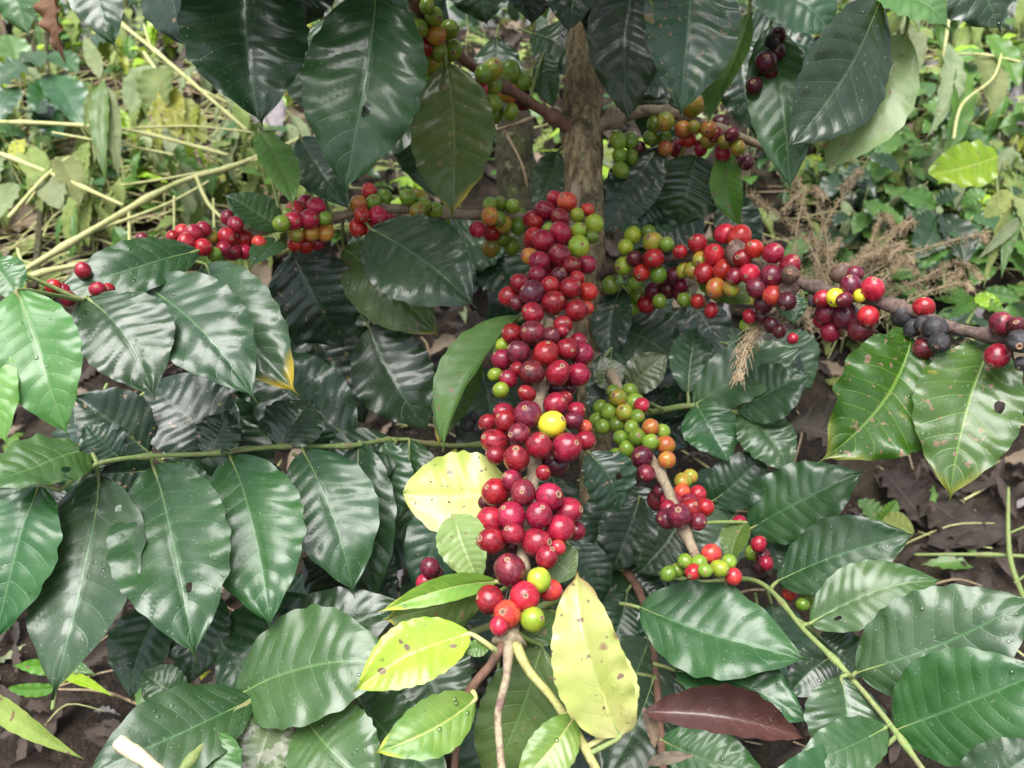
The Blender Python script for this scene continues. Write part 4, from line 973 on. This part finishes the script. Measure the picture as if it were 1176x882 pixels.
# ------------------------------------------------------------------ litter and undergrowth (uncountable)
def litter():
    mb = MB(); rg = random.Random(11)
    kinds = [LM['litter'], LM['litterd'], LM['wilt'], LM['litterd'], LM['wiltg'], LM['weed'], LM['grey'], LM['weedy']]
    wts = [34, 22, 18, 8, 14, 8, 5, 4]
    for i in range(3300):
        px = rg.uniform(-430, 1600); py = rg.uniform(-40, 900)
        p, d = GH(px, py)
        a = rg.uniform(0, 6.28); L = rg.uniform(.03, .085) if py < 420 else rg.uniform(.02, .055)
        t = Vector((math.cos(a), math.sin(a), .0)); q = p+t*L
        q.z = gz(q.x, q.y)+rg.uniform(-.005, .03)
        b = p+Vector((0, -.01, rg.uniform(.0, .03)))
        nrm = Vector((rg.uniform(-.6, .6), rg.uniform(-1.0, .2), 1))
        SEED[0] += 1
        low = py > 420
        if low and rg.random() < .45: continue
        m = rg.choices(range(8), wts)[0]
        if low and m in (2, 4, 7, 0) and rg.random() < .8: m = 1
        wleaf(mb, b, q, nrm, L*rg.uniform(.25, .5), m, rg.choice([coffee_w, oval_w, lance_w]), SEED[0], nl=10, nw=3, roll=rg.uniform(-.6, .8), bend=rg.uniform(-.1, .25), wave=.18, twist=rg.uniform(-1, 1))
    o = mb.build('leaf_litter', kinds); tag(o, 'dead leaves littering the bank behind the shrub', 'leaf litter', kind='stuff')
    tw = MB()
    for i in range(950):
        px = rg.uniform(-430, 1600); py = rg.uniform(-40, 900)
        p, d = GH(px, py); a = rg.uniform(0, 6.28); L = rg.uniform(.03, .16)
        if i > 420: px = rg.choice([rg.uniform(-60, 360), rg.uniform(-60, 360), rg.uniform(960, 1230)]); py = rg.uniform(90, 330); p, d = GH(px, py); L = rg.uniform(.08, .26); a = rg.gauss(.3, .5)+rg.choice([0, 3.14])
        q = p+Vector((math.cos(a), math.sin(a)*.7, 0))*L; q.z = gz(q.x, q.y)+rg.uniform(0, .04)
        mid = (p+q)/2+Vector((rg.uniform(-.01, .01), rg.uniform(-.01, .01), rg.uniform(.0, .02)))
        r = rg.uniform(.0006, .0018)
        up = Vector((0, -.01, rg.uniform(.01, .05))) if i > 420 else Vector((0, 0, .006))
        tube(tw, [(p+up, r), (mid+up, r), (q+up*.6, r*.6)], 5, 4, m=rg.choice([0, 1, 1]) if i > 420 else rg.choice([0, 0, 1]))
    tag(tw.build('twig_litter', [FERN, STALK]), 'thin dry straw and twigs scattered over the bank', 'twig litter', kind='stuff')
litter()
def undergrowth():
    mb = MB(); rg = random.Random(17)
    kinds = [LM['weed'], LM['wilt'], LM['mid'], LM['dark'], LM['lime'], STALK, LM['wiltg'], LM['weedy']]
    for i in range(1280):
        px = rg.uniform(-430, 1600); py = rg.choice([rg.uniform(-40, 260), rg.uniform(-60, 60), rg.uniform(200, 460)])
        if 330 < px < 860 and rg.random() < .4: continue
        if py > 300 and px < 900: continue
        p, d = GH(px, py); p = p-Vector((0, 0, .01))
        h = rg.uniform(.05, .16)*(1.3 if py < 60 else 1)
        top = p+Vector((rg.uniform(-.04, .04), rg.uniform(-.05, .03), h))
        tube(mb, [(p, .0012), ((p+top)/2+Vector((rg.uniform(-.01, .01), 0, 0)), .001), (top, .0006)], 5, 4, m=5)
        k = rg.choices(range(5), [34, 30, 12, 6, 14])[0]
        for j in range(rg.randint(4, 9)):
            t = rg.uniform(.3, 1); b = p+(top-p)*t
            a = rg.uniform(0, 6.28); L = rg.uniform(.02, .055)
            q = b+Vector((math.cos(a)*L, math.sin(a)*L, rg.uniform(-.6, .2)*L))
            SEED[0] += 1
            wleaf(mb, b, q, Vector((rg.uniform(-.3, .3), rg.uniform(-.6, .1), 1)), L*rg.uniform(.35, .6), k, rg.choice([coffee_w, oval_w, oval_w, lance_w]), SEED[0], nl=8, nw=3, bend=.08)
    for i in range(70):
        px = rg.uniform(930, 1230); py = rg.uniform(40, 340)
        p, d = GH(px, py); h = rg.uniform(.06, .14)
        top = p+Vector((rg.uniform(-.04, .04), rg.uniform(-.06, .0), h))
        tube(mb, [(p, .0018), ((p+top)/2+Vector((rg.uniform(-.01, .01), 0, .01)), .0015), (top, .0008)], 5, 5, m=5)
        k = rg.choices([0, 2, 3, 1], [34, 30, 26, 10])[0]
        for j in range(rg.randint(3, 6)):
            b = p+(top-p)*rg.uniform(.4, 1); L = rg.uniform(.05, .095); a = rg.uniform(0, 6.28)
            q = b+Vector((math.cos(a)*L*.8, math.sin(a)*L*.6-.02, -L*rg.uniform(.1, .6)))
            SEED[0] += 1
            wleaf(mb, b, q, Vector((math.cos(a)*.3, -.7, .9)), L*rg.uniform(.38, .5), k, coffee_w, SEED[0], nl=26, nw=6, bend=.1, quilt=.04, wave=.05)
    for i in range(170):
        px = rg.choice([rg.uniform(-80, 360), rg.uniform(-80, 360), rg.uniform(930, 1260)]); py = rg.uniform(20, 320)
        p, d = GH(px, py); h = rg.uniform(.06, .17)
        top = p+Vector((rg.uniform(-.05, .05), rg.uniform(-.06, .0), h))
        tube(mb, [(p, .0016), ((p+top)/2+Vector((rg.uniform(-.02, .02), 0, .01)), .0014), (top, .0008)], 5, 5, m=5)
        k = rg.choices([1, 6, 0, 4, 7], [34, 30, 20, 8, 8])[0]
        for j in range(rg.randint(3, 7)):
            b = p+(top-p)*rg.uniform(.55, 1); L = rg.uniform(.04, .085); a = rg.uniform(0, 6.28)
            q = b+Vector((math.cos(a)*L*.4, math.sin(a)*L*.4-.01, -L))
            SEED[0] += 1
            wleaf(mb, b, q, Vector((math.cos(a), math.sin(a)-.8, .5)), L*rg.uniform(.22, .5), k, rg.choice([coffee_w, oval_w, lance_w]), SEED[0], nl=14, nw=4, bend=.12, fold=.5, wave=.12, twist=rg.uniform(-1, 1))
    tag(mb.build('undergrowth', kinds), 'low green weeds covering the bank behind the shrub', 'undergrowth', kind='stuff')
undergrowth()
def hedge():
    "far leafy growth on the crest, seen in the gaps along the top"
    mb = MB(); rg = random.Random(19)
    kinds = [LM['dark'], LM['mid'], LM['weed'], LM['blue']]
    for i in range(1750):
        x = rg.uniform(-2.6, 2.6); y = rg.uniform(1.9, 2.9)
        z = gz(x, min(y, 2.05))-.05+rg.uniform(0, .42)*(1 if x > -.9 else .75)
        b = Vector((x, y, z)); a = rg.uniform(0, 6.28); L = rg.uniform(.05, .11)
        c = b-CAM; dd = c.dot(FW); qx = CX+c.dot(RT)/dd*F; qy = CY-c.dot(UP)/dd*F
        if (qx < 120 and qy < 95 and rg.random() < .85) or (qx > 1100 and qy < 40): continue
        q = b+Vector((math.cos(a)*L, math.sin(a)*L*.6-.02, -rg.uniform(.2, .8)*L))
        SEED[0] += 1
        wleaf(mb, b, q, Vector((0, -.8, .7)), L*.42, rg.randrange(4), coffee_w, SEED[0], nl=8, nw=3)
    tag(mb.build('hedge_foliage', kinds), 'leafy growth on the crest of the bank', 'foliage', kind='stuff')
hedge()

# ------------------------------------------------------------------ light, sky, camera
SUN_EL, SUN_AZ = R(66), R(203)      # azimuth from +Y clockwise: behind the camera, a little left
w = bpy.data.worlds.new('World'); S.world = w; w.use_nodes = True
nt = w.node_tree; bg = nt.nodes['Background']
sky = nt.nodes.new('ShaderNodeTexSky'); sky.sky_type = 'NISHITA'; sky.sun_disc = False
sky.sun_elevation = SUN_EL; sky.sun_rotation = SUN_AZ; sky.air_density = 1.0; sky.dust_density = 6.0; sky.ozone_density = 1.0; sky.altitude = 1200
hsv = nt.nodes.new('ShaderNodeHueSaturation'); hsv.inputs['Saturation'].default_value = .42
nt.links.new(sky.outputs[0], hsv.inputs['Color']); nt.links.new(hsv.outputs[0], bg.inputs[0]); bg.inputs[1].default_value = .058
sl = bpy.data.lights.new('sun', 'SUN'); sl.energy = 1.5; sl.angle = R(48); sl.color = (1, .985, .955)
so = bpy.data.objects.new('sun', sl); COL.objects.link(so)
sd = Vector((math.sin(SUN_AZ)*math.cos(SUN_EL), math.cos(SUN_AZ)*math.cos(SUN_EL), math.sin(SUN_EL)))
so.rotation_mode = 'QUATERNION'; so.rotation_quaternion = sd.to_track_quat('Z', 'Y')
so.location = sd*5

cd = bpy.data.cameras.new('camera'); cam = bpy.data.objects.new('camera', cd); COL.objects.link(cam)
cam.location = CAM; cam.rotation_euler = (R(90)-PITCH, 0, 0)
cd.sensor_fit = 'HORIZONTAL'; cd.sensor_width = 36; cd.lens = 36*F/1176
cd.clip_start = .02; cd.clip_end = 300
cd.dof.use_dof = True; cd.dof.focus_distance = .53; cd.dof.aperture_fstop = 11
S.camera = cam
S.view_settings.view_transform = 'Standard'; S.view_settings.look = 'None'; S.view_settings.gamma = 1
S.view_settings.exposure = 2.22
S.render.resolution_x = 1024; S.render.resolution_y = 768
